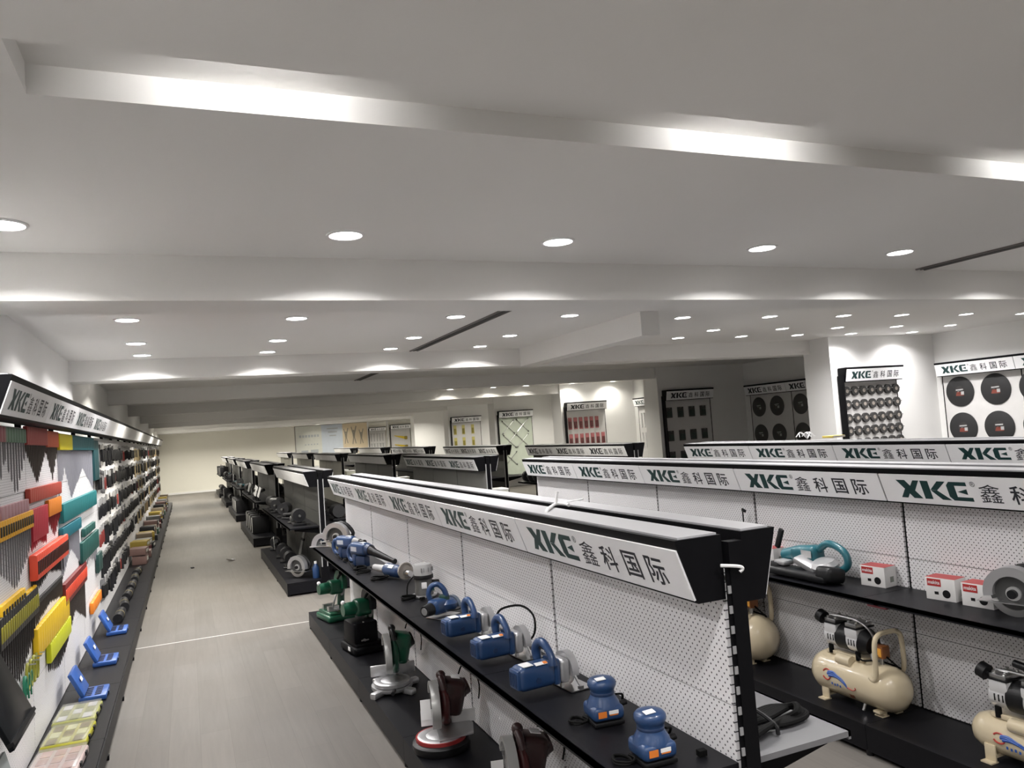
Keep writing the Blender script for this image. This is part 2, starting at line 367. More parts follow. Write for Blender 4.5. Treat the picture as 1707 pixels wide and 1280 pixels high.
def sign(parent, s, x0, z0, x1, z1, xin, ya, n, L=1.2, text=99, black=False, gaps=()):
    """sloping sign box along local y. s = side faced (-1 / +1 in local x); x0,z0 top outer, x1,z1 bottom outer, xin back"""
    y1 = ya+n*L
    poly = [(s*x0, z0), (s*x1, z1), (s*xin, z1), (s*xin, z0+.018), (s*(x0+.004), z0+.018)]
    obj('sign_box', MB().prism([(p[0], p[1]) for p in poly], -(y1), -ya, RX(PI/2)), BLACK, parent)
    w = abs(x0-xin)
    obj('top_cover', B((s*(x0-.012-(w-.02)/2), (ya+y1)/2, z0+.021), (w-.022, y1-ya-.02, .006)), COVER, parent)
    d = Vector((s*(x1-x0), 0, z1-z0)); H = d.length; d.normalize()
    right = Vector((0, -s if s < 0 else -s, 0)) if False else Vector((0, 1 if s > 0 else -1, 0))
    up = -d; nrm = right.cross(up)
    for k in range(n):
        yc = ya+(k+.5)*L; cc = Vector((s*(x0+x1)/2, yc, (z0+z1)/2))+nrm*.003
        M = Matrix((( right.x, up.x, nrm.x, cc.x), (right.y, up.y, nrm.y, cc.y), (right.z, up.z, nrm.z, cc.z), (0, 0, 0, 1)))
        mb = MB(); g = bmesh.ops.create_cube(mb.bm, size=1, matrix=M @ Matrix.Diagonal((L-.009, H-.022, .006, 1)))
        f = obj('sign_face', mb, FACE, parent)
        if k < text if s > 0 else (n-1-k) < text:
            o = obj('lettering', LETB if black else LET, None, f); o.matrix_local = M @ T(0, 0, .0036) @ Matrix.Diagonal((L/1.2, min(1.1, (H-.022)/.155), 1, 1))
# ---------------------------------------------------------------- gondola shelving
def gondola(xc, y0, n, label, left=True, right=True, panel=PEG, L=1.2, group='aisle shelf units', shelf_r=None, black=False, name='shelf_unit', slots=False, text=99):
    t = thing(name, label, 'shelf unit', (xc, y0, 0), 0, group)
    for k in range(n+1):
        mb = MB().box((0, k*L, .715), (.05, .034, 1.43))
        o = obj('post', mb, BLACK, t)
        if k == 0:
            if slots:
                b = MB().box((-.031, -.0085, .76), (.012, .005, 1.18), 1)
                for j in range(20): b.box((-.031, -.012, .19+j*.058), (.011, .006, .022))
                obj('slot_strip', b, [mat('strip_grey', (.26, .26, .265), .5), BLACK], o)
                obj('end_hook', MB().tube([(-.055, -.012, 1.365), (-.01, -.03, 1.36), (.008, -.032, 1.352), (.0, -.028, 1.342)], .005, 0, 6), WPLAS, o)
            else:
                for sx in (-1, 1): obj('edge_strip', B((sx*.031, -.0085, .76), (.010, .005, 1.18)), LGREY, o)
        obj('foot', MB().cyl((-.43, k*L+.03*(1 if k == 0 else -1 if k == n else 0), 0), (-.43, k*L+.03*(1 if k == 0 else -1 if k == n else 0), .03), .02).cyl((.43, k*L, 0), (.43, k*L, .03), .018), DARKP, t)
    for s, on in ((-1, left), (1, right)):
        if not on: continue
        for k in range(n):
            yc = (k+.5)*L; mb = MB()
            for z0, z1 in ((.16, .552), (.556, .951), (.955, 1.35)): mb.box((s*.031, yc, (z0+z1)/2), (.012, L-.020, z1-z0))
            obj('back_panel', mb, panel, t)
            obj('base_deck', MB().box((s*.2425, yc, .145), (.415, L-.003, .02)).box((s*.441, yc, .08), (.018, L-.003, .112)), BLACKM, t)
            obj('shelf', MB().box((s*.2165, yc, .785), (.353, L-.003, .018)).box((s*.388, yc, .781), (.010, L-.003, .026)), (shelf_r if (s > 0 and shelf_r) else BLACKM), t)
            for y in (k*L+.04, (k+1)*L-.04):
                obj('shelf_bracket', MB().prism([(s*.04, .775), (s*.33, .775), (s*.33, .755), (s*.04, .70)], -y-.002, -y+.002, RX(PI/2)), BLACK, t)
        sign(t, s, .195 if s < 0 else .160, 1.434, .134 if s < 0 else .108, 1.264 if s < 0 else 1.245, .036, 0, n, L, black=black, text=text)
        for y in (.004, n*L-.004): obj('base_end', B((s*.24, y, .078), (.40, .008, .112)), BLACKM, t)
    obj('end_panel', MB().box((.0, -.010, .16), (.10, .006, .28)), BLACK, t)
    return t
gondola(1.474, 1.90, 5, 'long white pegboard shelf unit with blue power tools in the centre foreground', shelf_r=mat('shelf_top_grey', (.15, .15, .158), .35), slots=True)  # right-hand shelf tops are grey, the left ones black
gondola(3.604, 1.91, 5, 'white pegboard shelf unit at the right with cream air compressors on its base')
gondola(5.86, 0.87, 6, 'shelf unit behind the compressor unit of which only the white signs and top show')
PG2 = ['nearest', 'second', 'third', 'fourth', 'last']
YS = (9.65, 14.75, 20.1, 25.2, 30.4)
for k, y in enumerate(YS):
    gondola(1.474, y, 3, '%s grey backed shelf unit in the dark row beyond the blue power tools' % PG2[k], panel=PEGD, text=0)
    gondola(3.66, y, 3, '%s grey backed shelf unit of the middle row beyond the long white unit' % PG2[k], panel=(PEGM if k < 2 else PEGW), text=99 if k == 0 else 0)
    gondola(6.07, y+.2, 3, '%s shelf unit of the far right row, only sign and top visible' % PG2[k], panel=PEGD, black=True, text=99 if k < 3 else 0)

# left wall unit
def wall_unit():
    n = 20; L = 1.2; y0 = 4.1
    t = thing('wall_shelf_unit', 'long white pegboard wall unit on the left hung with hand tools', 'shelf unit', (-.873, y0, 0))
    for k in range(n):
        yc = (k+.5)*L; mb = MB()
        for j in range(5): mb.box((-.006, yc, .16+.37*(j+.5)), (.012, L-.01, .366))
        obj('back_panel', mb, PEG, t)
        obj('base_deck', MB().box((.17, yc, .145), (.36, L-.004, .02)).box((.35, yc, .085), (.016, L-.003, .115)).box((.35, yc-L/2+.08, .014), (.03, .03, .028)), BLACKM, t)
    for k in range(n+1): obj('post', B((-.03, k*L, 1.03), (.03, .03, 2.06)), BLACK, t)
    sign(t, 1, .155, 2.195, .098, 2.025, .0, 0, n, L, text=4)
    obj('end_panel', B((-.02, -.01, 1.0), (.06, .012, 2.0)), BLACK, t)
    obj('end_wall_panel', B((-.006, -1.2, 1.0), (.012, 2.38, 1.9)), PEG, t)
    obj('base_deck', MB().box((.17, -1.2, .145), (.36, 2.39, .02)).box((.35, -1.2, .085), (.016, 2.39, .115)), BLACKM, t)
wall_unit()

# ---------------------------------------------------------------- wall displays in the alcoves
def display(x, y, rz, n, label, L=1.15, z1=2.12, z0=2.335, panel=PEG, black=False, side=True, text=99, base=False):
    t = thing('wall_display', label, 'wall display', (x, y, 0), rz, 'wall displays')
    for k in range(n): obj('back_panel', B((.006, (k+.5)*L, 1.25), (.012, L-.012, 1.78)), panel, t)
    if side: obj('side_panel', B((.055, -.012, 1.27), (.11, .02, 1.9)), BLACK, t)
    for k in range(n+1): obj('post', B((.008, k*L, 1.25), (.016, .014, 1.8)), BLACK, t)
    obj('base_deck', MB().box((.17, n*L/2, .30), (.34, n*L, .04)), BLACKM, t)
    sign(t, 1, .17, z0-.018, .125, z1, .0, 0, n, L, black=black, text=text)
    return t
PEGF = mat('plain_white_panel', (.68, .67, .66), .5)
FY = (8.66, 13.23, 17.64, 22.27, 26.90)
display(8.90, FY[0], -PI/2, 1, 'wall display holding rows of small grinding discs on the lit fin wall', panel=PEGF)
display(XR-.005, 8.55, PI, 3, 'wall display on the right hand wall holding large black cutting discs', L=1.25, panel=PEGF, side=False)
display(8.87, FY[1], -PI/2, 1, 'wall display in the dark alcove holding small dark packs', panel=PEGF, black=True)
display(XR-.005, 13.05, PI, 2, 'wall display in the dark alcove holding saw blades', L=1.2, panel=PEGF, black=True, side=False)
display(8.87, FY[2], -PI/2, 1, 'wall display holding rows of red packs', panel=PEGF, black=True)
display(XR-.005, 17.45, PI, 2, 'narrow looking wall display hung with white rods left of the dark alcove', L=1.2, panel=PEGF, side=False)
display(8.87, FY[3], -PI/2, 1, 'wall display holding crossed wheel wrenches on a pale green panel', panel=mat('pale_green_panel', (.60, .66, .56), .5), black=True)
display(8.87, FY[4], -PI/2, 1, 'wall display holding small yellow packs', panel=PEGF, black=True)
display(8.80, YF-.03, -PI/2, 1, 'wall display on the far wall holding yellow hand saws', L=.96, z0=2.33, panel=PEGF, black=True)
display(7.79, YF-.03, -PI/2, 1, 'wall display on the far wall with white profiles, right of the poster', L=.78, z0=2.27, z1=2.1, panel=PEGF, black=True)

def disc_stack():
    t = thing('grinding_disc', '', 'disc')
    obj('disc', MB().lathe([(.012, 0), (.012, .03), (.03, .036), (.07, .034), (.071, .0)], RX(PI/2), seg=20), mat('abrasive_grey', (.035, .034, .033), .7), t)
    obj('centre_label', MB().lathe([(.010, .0362), (.028, .0362), (.028, .0368), (.010, .0368)], RX(PI/2), seg=16), mat('disc_label', (.35, .31, .27), .5), t)
    obj('hook', MB().cyl((0, .0, .008), (0, -.11, .012), .004, seg=6).ball((0, -.11, .012), .006, seg=6), STEEL, t)
    return t
DS = disc_stack(); RN = ['top', 'second', 'third', 'fourth', 'lowest']
for r, z in enumerate((1.99, 1.79, 1.585, 1.40, 1.215)):
    for k in range(7):
        lab = 'small grinding disc on a hook, %s of the %s row' % (['first', 'second', 'third', 'fourth', 'fifth', 'sixth', 'last'][k], RN[r])
        p = (9.0+.166*k, FY[0]-.014, z)
        if r+k == 0: DS.location = p; DS['label'] = lab; DS['group'] = 'grinding discs on hooks'
        else: copy_thing(DS, p, 0, lab, 'grinding discs on hooks')
def big_disc(r, face, cols, name='cutting_disc'):
    t = thing(name, '', 'disc')
    obj('disc', MB().lathe([(.012, .002), (.012, .012), (r*.97, .012), (r, .009), (r, .003)], RX(0), seg=40), face, t)
    obj('centre_label', MB().lathe([(.014, .0122), (r*.36, .0122), (r*.36, .0130), (.014, .0130)], seg=24).prism([(-r*.3, -r*.28), (r*.3, -r*.28), (r*.2, -r*.02), (-r*.2, -r*.02)], .0131, .0136, None, 1).prism([(.02, -.05), (.07, -.05), (.07, -.0), (.02, -.0)], .0137, .0142, None, 2).prism([(-.06, .015), (.06, .02), (.06, .04), (-.06, .035)], .0137, .0142, None, 2), cols, t)
    obj('hook', MB().cyl((0, 0, .002), (0, 0, .05), .005, seg=8), STEEL, t)
    return t
ABR = mat('cutting_disc_black', (.018, .018, .019), .6)
BD = big_disc(.23, ABR, [mat('disc_print_dark', (.03, .026, .026), .5), mat('disc_print_red', (.20, .045, .03), .5), LGREY])
SB = big_disc(.20, mat('saw_blade_steel', (.10, .098, .095), .4, .6), [mat('blade_print', (.06, .075, .055), .5), mat('blade_print_b', (.10, .09, .08), .5), LGREY], 'saw_blade')
def face_left(o): o.rotation_euler = (PI/2, 0, -PI/2); return o
for r, z in enumerate((1.87, 1.32)):
    for k, y in enumerate((8.27, 7.70, 7.12, 6.55)):
        lab = 'large black cutting disc, %s from the corner in the %s row' % (ORD[k], ('upper', 'lower')[r])
        o = BD if r+k == 0 else copy_thing(BD, (0, 0, 0)); o.location = (XR-.02, y, z); face_left(o); tag(o, lab, 'disc', 'large cutting discs on the right wall')
    for k, y in enumerate((12.8, 12.27, 11.62)):
        lab = 'round saw blade in the dark alcove, %s from the left in the %s row' % (ORD[k], ('upper', 'lower')[r])
        o = SB if r+k == 0 else copy_thing(SB, (0, 0, 0)); o.location = (XR-.02, y, z-.01*r); face_left(o); tag(o, lab, 'saw blade', 'saw blades in the dark alcove')
def pack(name, w_, h_, cardm, bodym, cat):
    """blister pack hanging at its own hook, back at local y=0, facing local -y"""
    t = thing(name, '', cat)
    obj('card', B((0, -.012, 0), (w_, .004, h_)), cardm, t)
    obj('blister', B((0, -.028, -h_*.12), (w_*.7, .028, h_*.55), .008), bodym, t)
    obj('hook', MB().cyl((0, 0, h_*.42), (0, -.05, h_*.43), .003, seg=6), STEEL, t)
    return t
def grid(src, pts, fmt, cat, group, rz=0):
    for k, (p, words) in enumerate(pts):
        o = src if k == 0 else copy_thing(src, p, rz); o.location = p; o.rotation_euler = (0, 0, rz); tag(o, fmt % words, cat, group)
P2 = pack('blister_pack', .15, .21, mat('pack_dark', (.09, .09, .085), .5), mat('pack_greenish', (.05, .075, .065), .3), 'pack')
grid(P2, [((8.99+.275*k, FY[1]-.012, z), (ORD[k], RN[r])) for r, z in enumerate((1.88, 1.41, .99)) for k in range(4)], 'small dark pack in the dark alcove, %s in the %s row', 'pack', 'packs in the dark alcove')
P3 = pack('red_pack', .10, .30, mat('pack_red', (.50, .16, .17), .5), mat('pack_red_dark', (.12, .03, .03), .3), 'pack')
grid(P3, [((8.99+.155*k, FY[2]-.012, z), (ORD[k], RN[r])) for r, z in enumerate((1.80, 1.38)) for k in range(6+r)], 'red and black pack on hook, %s in the %s row', 'pack', 'red packs on the lit fin wall')
P5 = pack('yellow_pack', .11, .34, mat('pack_yellow', (.62, .55, .18), .5), mat('pack_olive', (.30, .25, .05), .3), 'pack')
grid(P5, [((x, FY[4]-.012, z), (ORD[k], RN[r])) for r, z in enumerate((1.86, 1.41)) for k, x in enumerate((9.02, 9.34, 9.70))], 'narrow yellow pack, %s in the %s row of its display', 'pack', 'yellow packs on hooks')
t = thing('hanging_rod', '', 'rod')
obj('shaft', MB().cyl((0, 0, -.36), (0, 0, 0), .014, seg=8).ball((0, 0, -.36), .02, seg=8), mat('rod_white', (.72, .72, .72), .4), t); obj('hook', MB().cyl((.022, 0, -.02), (-.03, 0, -.01), .005, seg=6), STEEL, t)
grid(t, [((XR-.036, 17.3-.13*k, z), (ORD[k], RN[r])) for r, z in enumerate((1.95, 1.44)) for k in range(7)], 'white hanging rod, %s from the left in the %s row', 'rod', 'white rods on the alcove wall')
t = thing('wheel_wrench', '', 'wrench')
W = MB()
for a in (PI/4, 3*PI/4):
    d = Vector((math.cos(a), 0, math.sin(a))); W.cyl(d*-.27+Vector((0, -.02, 0)), d*.27+Vector((0, -.02, 0)), .011, seg=8)
obj('cross_bar', W, STEEL, t)
for a in (PI/4, 3*PI/4, 5*PI/4, 7*PI/4):
    d = Vector((math.cos(a), 0, math.sin(a))); obj('socket', MB().cyl(d*.25+Vector((0, -.02, 0)), d*.29+Vector((0, -.02, 0)), .02, seg=8), mat('dark_chrome', (.2, .2, .2), .3, 1), t)
grid(t, [((x, FY[3]-.014, z), (p,)) for x, z, p in ((9.2, 1.83, 'upper left'), (9.68, 1.86, 'upper right'), (9.22, 1.39, 'middle left'), (9.66, 1.39, 'middle right'), (9.22, .86, 'lowest left'))], 'cross shaped wheel wrench, %s on the pale green panel', 'wrench', 'wheel wrenches')
t = thing('hand_saw', '', 'saw')
obj('blade', MB().prism([(-.30, .05), (.18, -.02), (.18, -.14), (-.30, .02)], -.004, .004, RX(PI/2)), YEL, t)
obj('handle', MB().box((.25, 0, -.09), (.14, .03, .16), 0, None, .03), mat('saw_handle', (.32, .24, .03), .5), t)
grid(t, [((9.28, YF-.07, z), (p,)) for z, p in ((1.78, 'upper'), (1.37, 'lower'))], 'yellow hand saw, %s of the two on the far wall', 'saw', 'hand saws')
t = thing('profile_rail', '', 'rail')
obj('rail', MB().box((0, -.02, 0), (.025, .025, .36)).box((.0, -.02, .17), (.10, .02, .02)), LGREY, t); obj('hook', MB().cyl((0, 0, .19), (0, -.05, .19), .004, seg=6), STEEL, t)
grid(t, [((7.90+.135*k, YF-.045, z), (ORD[k], RN[r])) for r, z in enumerate((1.80, 1.34)) for k in range(5)], 'grey profile rail, %s in the %s row right of the poster', 'rail', 'profile rails on the far wall')

# ---------------------------------------------------------------- posters on the far wall
t = thing('wall_poster', 'wide pale poster with three jumping silhouettes on the far wall', 'poster', (6.12, YF-.004, 1.85))
obj('sheet', MB().box((-1.05, 0, 0), (1.15, .006, 1.36)).box((.0, 0, 0), (.95, .006, 1.36), 1).box((1.05, 0, 0), (1.15, .006, 1.36), 2), [mat('poster_cream', (.66, .67, .62), .5), mat('poster_blue', (.60, .66, .74), .5), mat('poster_peach', (.72, .60, .42), .5)], t)
obj('frame', MB().box((-1.64, -.006, 0), (.03, .02, 1.4)).box((0, -.006, .69), (3.3, .02, .025)), mat('frame_grey', (.22, .21, .2), .5), t)
P = MB()
def fig(mb, x, z, h, lean):
    M = T(x, -.0045, z) @ RX(PI/2)
    mb.prism([(-.05*h, 0), (.06*h, 0), (.10*h, .34*h), (-.09*h, .34*h)], -.001, .001, M)
    mb.prism([(-.09*h, .30*h), (-.02*h, .30*h), (-.12*h+lean, .70*h), (-.17*h+lean, .68*h)], -.001, .001, M)
    mb.prism([(.02*h, .30*h), (.10*h, .30*h), (.20*h+lean, .72*h), (.14*h+lean, .74*h)], -.001, .001, M)
    mb.prism([(-.05*h, .02*h), (.01*h, .02*h), (-.06*h, -.42*h), (-.11*h, -.42*h)], -.001, .001, M)
    mb.prism([(.0, .02*h), (.06*h, .02*h), (.15*h, -.38*h), (.10*h, -.40*h)], -.001, .001, M)
    mb.prism([(.06*h*math.cos(a)+.0, .42*h+.07*h*math.sin(a)) for a in [2*PI*k/10 for k in range(10)]], -.001, .001, M)
for x, z, h in ((.62, .02, .62), (.98, .02, .72), (1.32, -.04, .60)): fig(P, x, z, h, 0)
obj('silhouettes', P, mat('silhouette_grey', (.30, .27, .22), .6), t)
P = MB()
for k in range(7): P.box((-1.42+.13*k, -.0045, .22), (.09, .002, .11))
for k in range(5): P.box((-1.2+.13*k, -.0045, -.16), (.06, .002, .05))
P.box((-1.25, -.0045, -.5), (.3, .002, .18)); P.box((-.82, -.0045, -.5), (.34, .002, .2))
for k in range(3): P.box((.02, -.0045, .5-.16*k), (.5-.1*k, .002, .05))
obj('print_blocks', P, mat('print_grey', (.42, .45, .48), .6), t)
t = thing('wall_poster', 'small beige chart low on the far wall right of the yellow saws', 'poster', (10.36, YF-.004, 1.5))
obj('sheet', MB().box((0, 0, 0), (1.0, .006, .85)), mat('chart_beige', (.66, .58, .46), .5), t)
P = MB()
for r in range(2):
    for k in range(5): P.box((-.38+.19*k, -.0045, .2-.4*r), (.03, .002, .14)); P.box((-.38+.19*k, -.0045, .1-.4*r), (.09, .002, .03))
obj('print_marks', P, mat('chart_print', (.38, .34, .30), .6), t)
for k, x in enumerate((7.76, 8.68, 9.84)): struct('trim_%d' % (2+k), B((x, YF-.03, 1.27), (.06, .06, 2.54)), WHITE)
struct('wall_rail', B((9.3, YF-.02, 2.5), (3.0, .04, .02)), WHITE)

# ---------------------------------------------------------------- hand tools hung on the left wall
XP = -.873
MESH = {}
def key(k, f):
    if k not in MESH: MESH[k] = f()
    return MESH[k]
def hang(y, z, wd, th, hh, cmat, L, rmat, label, group, stripe=None, name='drill_bit', cat='drill bit', r=.0055):
    t = thing(name, label, cat, (XP, y, z), 0, group)
    obj('sleeve', key(('s', wd, th, hh, cmat.name), lambda: B((th/2+.004, 0, -hh/2), (th, wd, hh), min(wd, th)*.22).mesh('sleeve', cmat)), None, t)
    if stripe: obj('band', key(('b', wd, th, hh, stripe.name), lambda: B((th/2+.005, 0, -hh*.52), (th+.004, wd*.62, hh*.5), .002).mesh('band', stripe)), None, t)
    if L > .01:
        L = round(L, 2)
        obj('shank', key(('r', L, r, hh, rmat.name), lambda: MB().cyl((.012, 0, -hh-L), (.012, 0, -hh), r*.8, r, seg=6).cyl((.012, 0, -hh-L-.02), (.012, 0, -hh-L), .001, r*.9, seg=6).mesh('shank', rmat)), None, t)
    return t
cm = lambda n, c, r=.45: mat('card_'+n, c, r)
GRB = mat('bit_grey', (.23, .225, .23), .35, .6); BRB = mat('bit_brown', (.085, .070, .062), .4, .4); LAV = mat('bit_pale', (.34, .34, .38), .35, .4); BKB = mat('bit_black', (.03, .026, .025), .4, .3)
V = lambda a, b: (lambda u: b-(b-a)*abs(2*u-1))       # longest in the middle
A = lambda a, b: (lambda u: a+(b-a)*abs(2*u-1))       # shortest in the middle
K = lambda a: (lambda u: a)
ROWS = [  # y0, y1, top, bottom, sleeve colour, lengths, shank, pitch, depth, band, words
 (4.30, 4.66, 2.00, 1.92, cm('dusty_red', (.30, .09, .10)), V(.10, .28), GRB, .06, .018, None, 'drill bit with dusty red card, top row at the near end'),
 (4.70, 5.20, 2.00, 1.92, cm('dull_green', (.10, .20, .13)), V(.08, .28), GRB, .06, .018, None, 'drill bit with dull green card, top row left of the red cards'),
 (5.26, 5.93, 2.02, 1.91, cm('dark_red', (.35, .045, .04)), V(.03, .22), BRB, .048, .022, None, 'drill bit with dark red card, top row'),
 (5.97, 6.42, 2.01, 1.90, cm('orange_red', (.55, .09, .03)), V(.03, .21), BRB, .05, .022, None, 'drill bit with orange red card, top row left of the yellow cards'),
 (6.46, 7.08, 2.00, 1.88, cm('lemon', (.68, .58, .01)), A(.12, .35), LAV, .056, .03, None, 'drill bit with yellow card, top row between red and teal'),
 (7.12, 8.62, 2.00, 1.88, cm('teal_dark', (.006, .10, .12)), A(.14, .36), LAV, .062, .03, None, 'drill bit with dark teal card, top row right of the yellow cards'),
 (8.72, 9.0, 1.98, 1.58, cm('deep_teal', (.006, .06, .07)), K(.12), BKB, .08, .03, None, 'tall deep teal pack, top row before the black tools'),
 (4.55, 5.20, 1.60, 1.53, cm('pink_grey', (.40, .22, .24)), K(0), GRB, .07, .02, None, 'small pinkish card below the long grey bits'),
 (5.26, 6.42, 1.655, 1.57, cm('brick_red', (.40, .055, .035)), K(0), GRB, .058, .028, None, 'short brick red card in the second row'),
 (6.48, 8.64, 1.49, 1.35, cm('teal', (.005, .15, .16)), K(0), GRB, .06, .035, None, 'wide teal card in the middle row'),
 (6.46, 7.44, 1.32, 1.23, cm('teal_blue', (.006, .13, .17)), A(.10, .26), LAV, .06, .03, None, 'drill bit with teal blue card under the wide teal cards'),
 (4.40, 5.30, 1.53, 1.43, cm('amber', (.72, .36, .01)), V(.10, .27), GRB, .058, .025, DARKP, 'drill bit with amber and black card, third row at the near end'),
 (5.34, 5.84, 1.53, 1.34, cm('crimson', (.38, .012, .03)), A(.01, .04), cm('crimson', (.38, .012, .03)), .05, .022, None, 'drill bit in crimson sleeve right of the amber cards'),
 (5.94, 6.44, 1.55, 1.44, cm('orange', (.66, .20, .015)), V(.03, .13), cm('dark_crimson', (.22, .015, .02)), .055, .022, None, 'drill bit with orange card right of the crimson sleeves'),
 (5.30, 6.52, 1.27, 1.12, cm('coral', (.80, .085, .04)), A(.02, .09), BKB, .056, .045, DARKP, 'drill bit with coral and black grip in the protruding coral row'),
 (7.52, 8.72, 1.10, .93, cm('bottle_green', (.008, .075, .065)), A(.02, .12), LAV, .10, .03, None, 'dark green pack in the middle of the wall'),
 (7.74, 8.44, 1.20, 1.13, cm('bottle_green', (.008, .075, .065)), K(0), LAV, .12, .03, None, 'small dark green pack above the larger ones'),
 (8.74, 8.94, .86, .68, cm('blackish_green', (.012, .05, .045)), K(0), BKB, .12, .03, None, 'blackish green pack low on the wall'),
 (4.46, 4.98, 1.13, 1.03, cm('sun_yellow', (.75, .45, .01)), K(0), GRB, .058, .025, DARKP, 'striped yellow card below the grey bits at the near end'),
 (5.10, 5.31, 1.09, 1.01, cm('sun_yellow', (.75, .45, .01)), K(0), GRB, .06, .025, None, 'plain yellow card right of the striped ones'),
 (4.38, 5.34, 1.08, .93, cm('jet', (.016, .015, .014)), V(.10, .25), BKB, .05, .03, cm('olive', (.30, .27, .02)), 'long black bit with black grip and olive band'),
 (5.40, 6.42, .99, .96, cm('jet', (.016, .015, .014)), A(.05, .10), BRB, .048, .016, None, 'brown bit without a card above the yellow slabs'),
 (5.34, 6.56, .84, .67, cm('chrome_yellow', (.74, .48, .008)), K(0), GRB, .075, .03, None, 'wide yellow card in the low yellow row'),
 (5.76, 6.62, .66, .54, cm('lime', (.55, .58, .01)), V(.04, .12), BKB, .06, .03, None, 'drill bit with lime card in the lowest row'),
 (6.46, 7.68, .92, .76, cm('burgundy', (.15, .012, .012)), A(.12, .30), BRB, .06, .03, cm('coral', (.80, .085, .04)), 'dark bit with burgundy card and coral band'),
 (8.14, 8.72, .50, .40, cm('bright_orange', (.78, .22, .015)), K(.0), BKB, .15, .03, None, 'bright orange card low on the wall by the third blue case'),
]
for (a, b, z0, z1, cc, fn, rm, pitch, th, band, words) in ROWS:
    n = max(2, int(round((b-a)/pitch)))
    for k in range(n):
        u = k/(n-1)
        has = fn(u) > .01
        hang(a+(b-a)*u, z0, round((b-a)/(n-1)*.93, 3), th, round(z0-z1, 3), cc, fn(u), rm, words, words+'s', band, 'drill_bit' if has else 'tool_card', 'drill bit' if has else 'tool card')
def ring_pull(y, z):
    t = thing('key_ring', 'oval yellow green wire loop hung low at the near end', 'loop', (XP, y, z), 0, 'yellow green loops')
    obj('loop', key('loop', lambda: MB().tube([(.02, .035*math.cos(a), -.06+.07*math.sin(a)) for a in [2*PI*k/12 for k in range(12)]], .008, closed=True, smooth=2).mesh('loop', mat('loop_olive', (.28, .28, .03), .4))), None, t)
    obj('hook', key('hook', lambda: MB().cyl((0, 0, .005), (.06, 0, .005), .004, seg=6).mesh('hook', STEEL)), None, t)
for k in range(4): ring_pull(5.04+.092*k, .70)
for k in range(3):
    t = thing('hex_key_set', 'green folding key set hung just above the black base, %s from the left' % ORD[k], 'key set', (XP, 4.96+.075*k, .665), 0, 'green key sets')
    obj('handle', MB().tube([(.02, -.02, -.11), (.02, -.026, -.03), (.02, 0, -.005), (.02, .026, -.03), (.02, .02, -.07)], .009, seg=6), mat('key_green', (.02, .20, .11), .4), t)
    obj('key', MB().cyl((.02, .0, -.08), (.02, .015, -.14), .005, seg=6), mat('key_green', (.02, .20, .11), .4), t)
# dense dark tools further down the wall
def kind_a(c):
    t = thing('blister_pack', '', 'pack')
    obj('card', B((.006, 0, -.11), (.004, .14, .22)), c, t); obj('tool', B((.022, 0, -.12), (.028, .08, .13), .008), DARKP, t); return t
def kind_b(c):
    t = thing('pliers', '', 'pliers')
    obj('jaw', MB().prism([(-.02, 0), (.02, 0), (.012, .07), (-.012, .07)], .008, .024, T(0, 0, -.07) @ YZ), STEEL, t)
    for s in (-1, 1): obj('grip', MB().tube([(.016, 0, -.06), (.016, s*.035, -.12), (.016, s*.028, -.20)], .009, seg=6), c, t)
    return t
def kind_c(c):
    t = thing('hammer', '', 'hammer')
    obj('handle', MB().cyl((.02, 0, -.24), (.02, 0, -.03), .014, .011, seg=8), c, t); obj('head', MB().cyl((.02, -.06, -.02), (.02, .05, -.02), .017, seg=8), STEEL, t); return t
def kind_d(c):
    t = thing('spanner', '', 'spanner')
    obj('shaft', B((.012, 0, -.12), (.008, .02, .20)), c, t)
    for z in (-.02, -.22): obj('jaw', MB().lathe([(.012, -.006), (.026, -.006), (.026, .006), (.012, .006)], T(.012, 0, z) @ RY(PI/2), seg=10), c, t)
    return t
DK = mat('tool_dark', (.014, .014, .016), .45, spec=.3); DG = mat('tool_gunmetal', (.13, .13, .135), .35, .7); WC = mat('card_pale', (.48, .47, .45), .5); RC = mat('grip_red', (.20, .03, .025), .45); BC = mat('card_blackish', (.022, .022, .024), .5)
PROT = [(kind_a(BC), 'black blister pack', 'pack'), (kind_a(WC), 'pale blister pack with black tool', 'pack'), (kind_b(RC), 'pliers with red grips', 'pliers'), (kind_b(DK), 'pliers with black grips', 'pliers'),
        (kind_c(DK), 'black handled hammer', 'hammer'), (kind_d(DG), 'gunmetal spanner', 'spanner'), (kind_a(mat('card_grey', (.17, .17, .18), .5)), 'grey blister pack', 'pack'), (kind_c(mat('tool_tan', (.28, .22, .12), .5)), 'tan handled hammer', 'hammer')]
used = set()
ZONE = [(9.1, 12.6, 'just past the teal packs'), (12.78, 17.0, 'midway down the left wall'), (17.2, 28.0, 'at the far left')]
for y0, y1, wz in ZONE:
    y = y0; step = .152 if y0 < 10 else .2 if y0 < 14 else .27
    while y < y1:
        for r, z in enumerate((1.94, 1.66, 1.38, 1.10, .82, .54)):
            if r == 5 and y > 12.8: continue
            col = int(y*1.7)
            k = random.Random(col*7+r).randrange(len(PROT)) if random.random() < .75 else random.randrange(len(PROT))
            if k == 7 and y < 15: k = 1
            if y > 15 and random.random() < .35: k = 1 if random.random() < .6 else 7
            src, nm, ct = PROT[k]; lab = '%s, %s row %s' % (nm, RN[r] if r < 4 else ('fifth', 'lowest')[r-4], wz)
            p = (XP, y+random.uniform(-.012, .012), z+random.uniform(-.015, .015))
            if k in used: copy_thing(src, p, 0, lab, lab)
            else: used.add(k); src.location = p; tag(src, lab, ct, lab)
        y += step

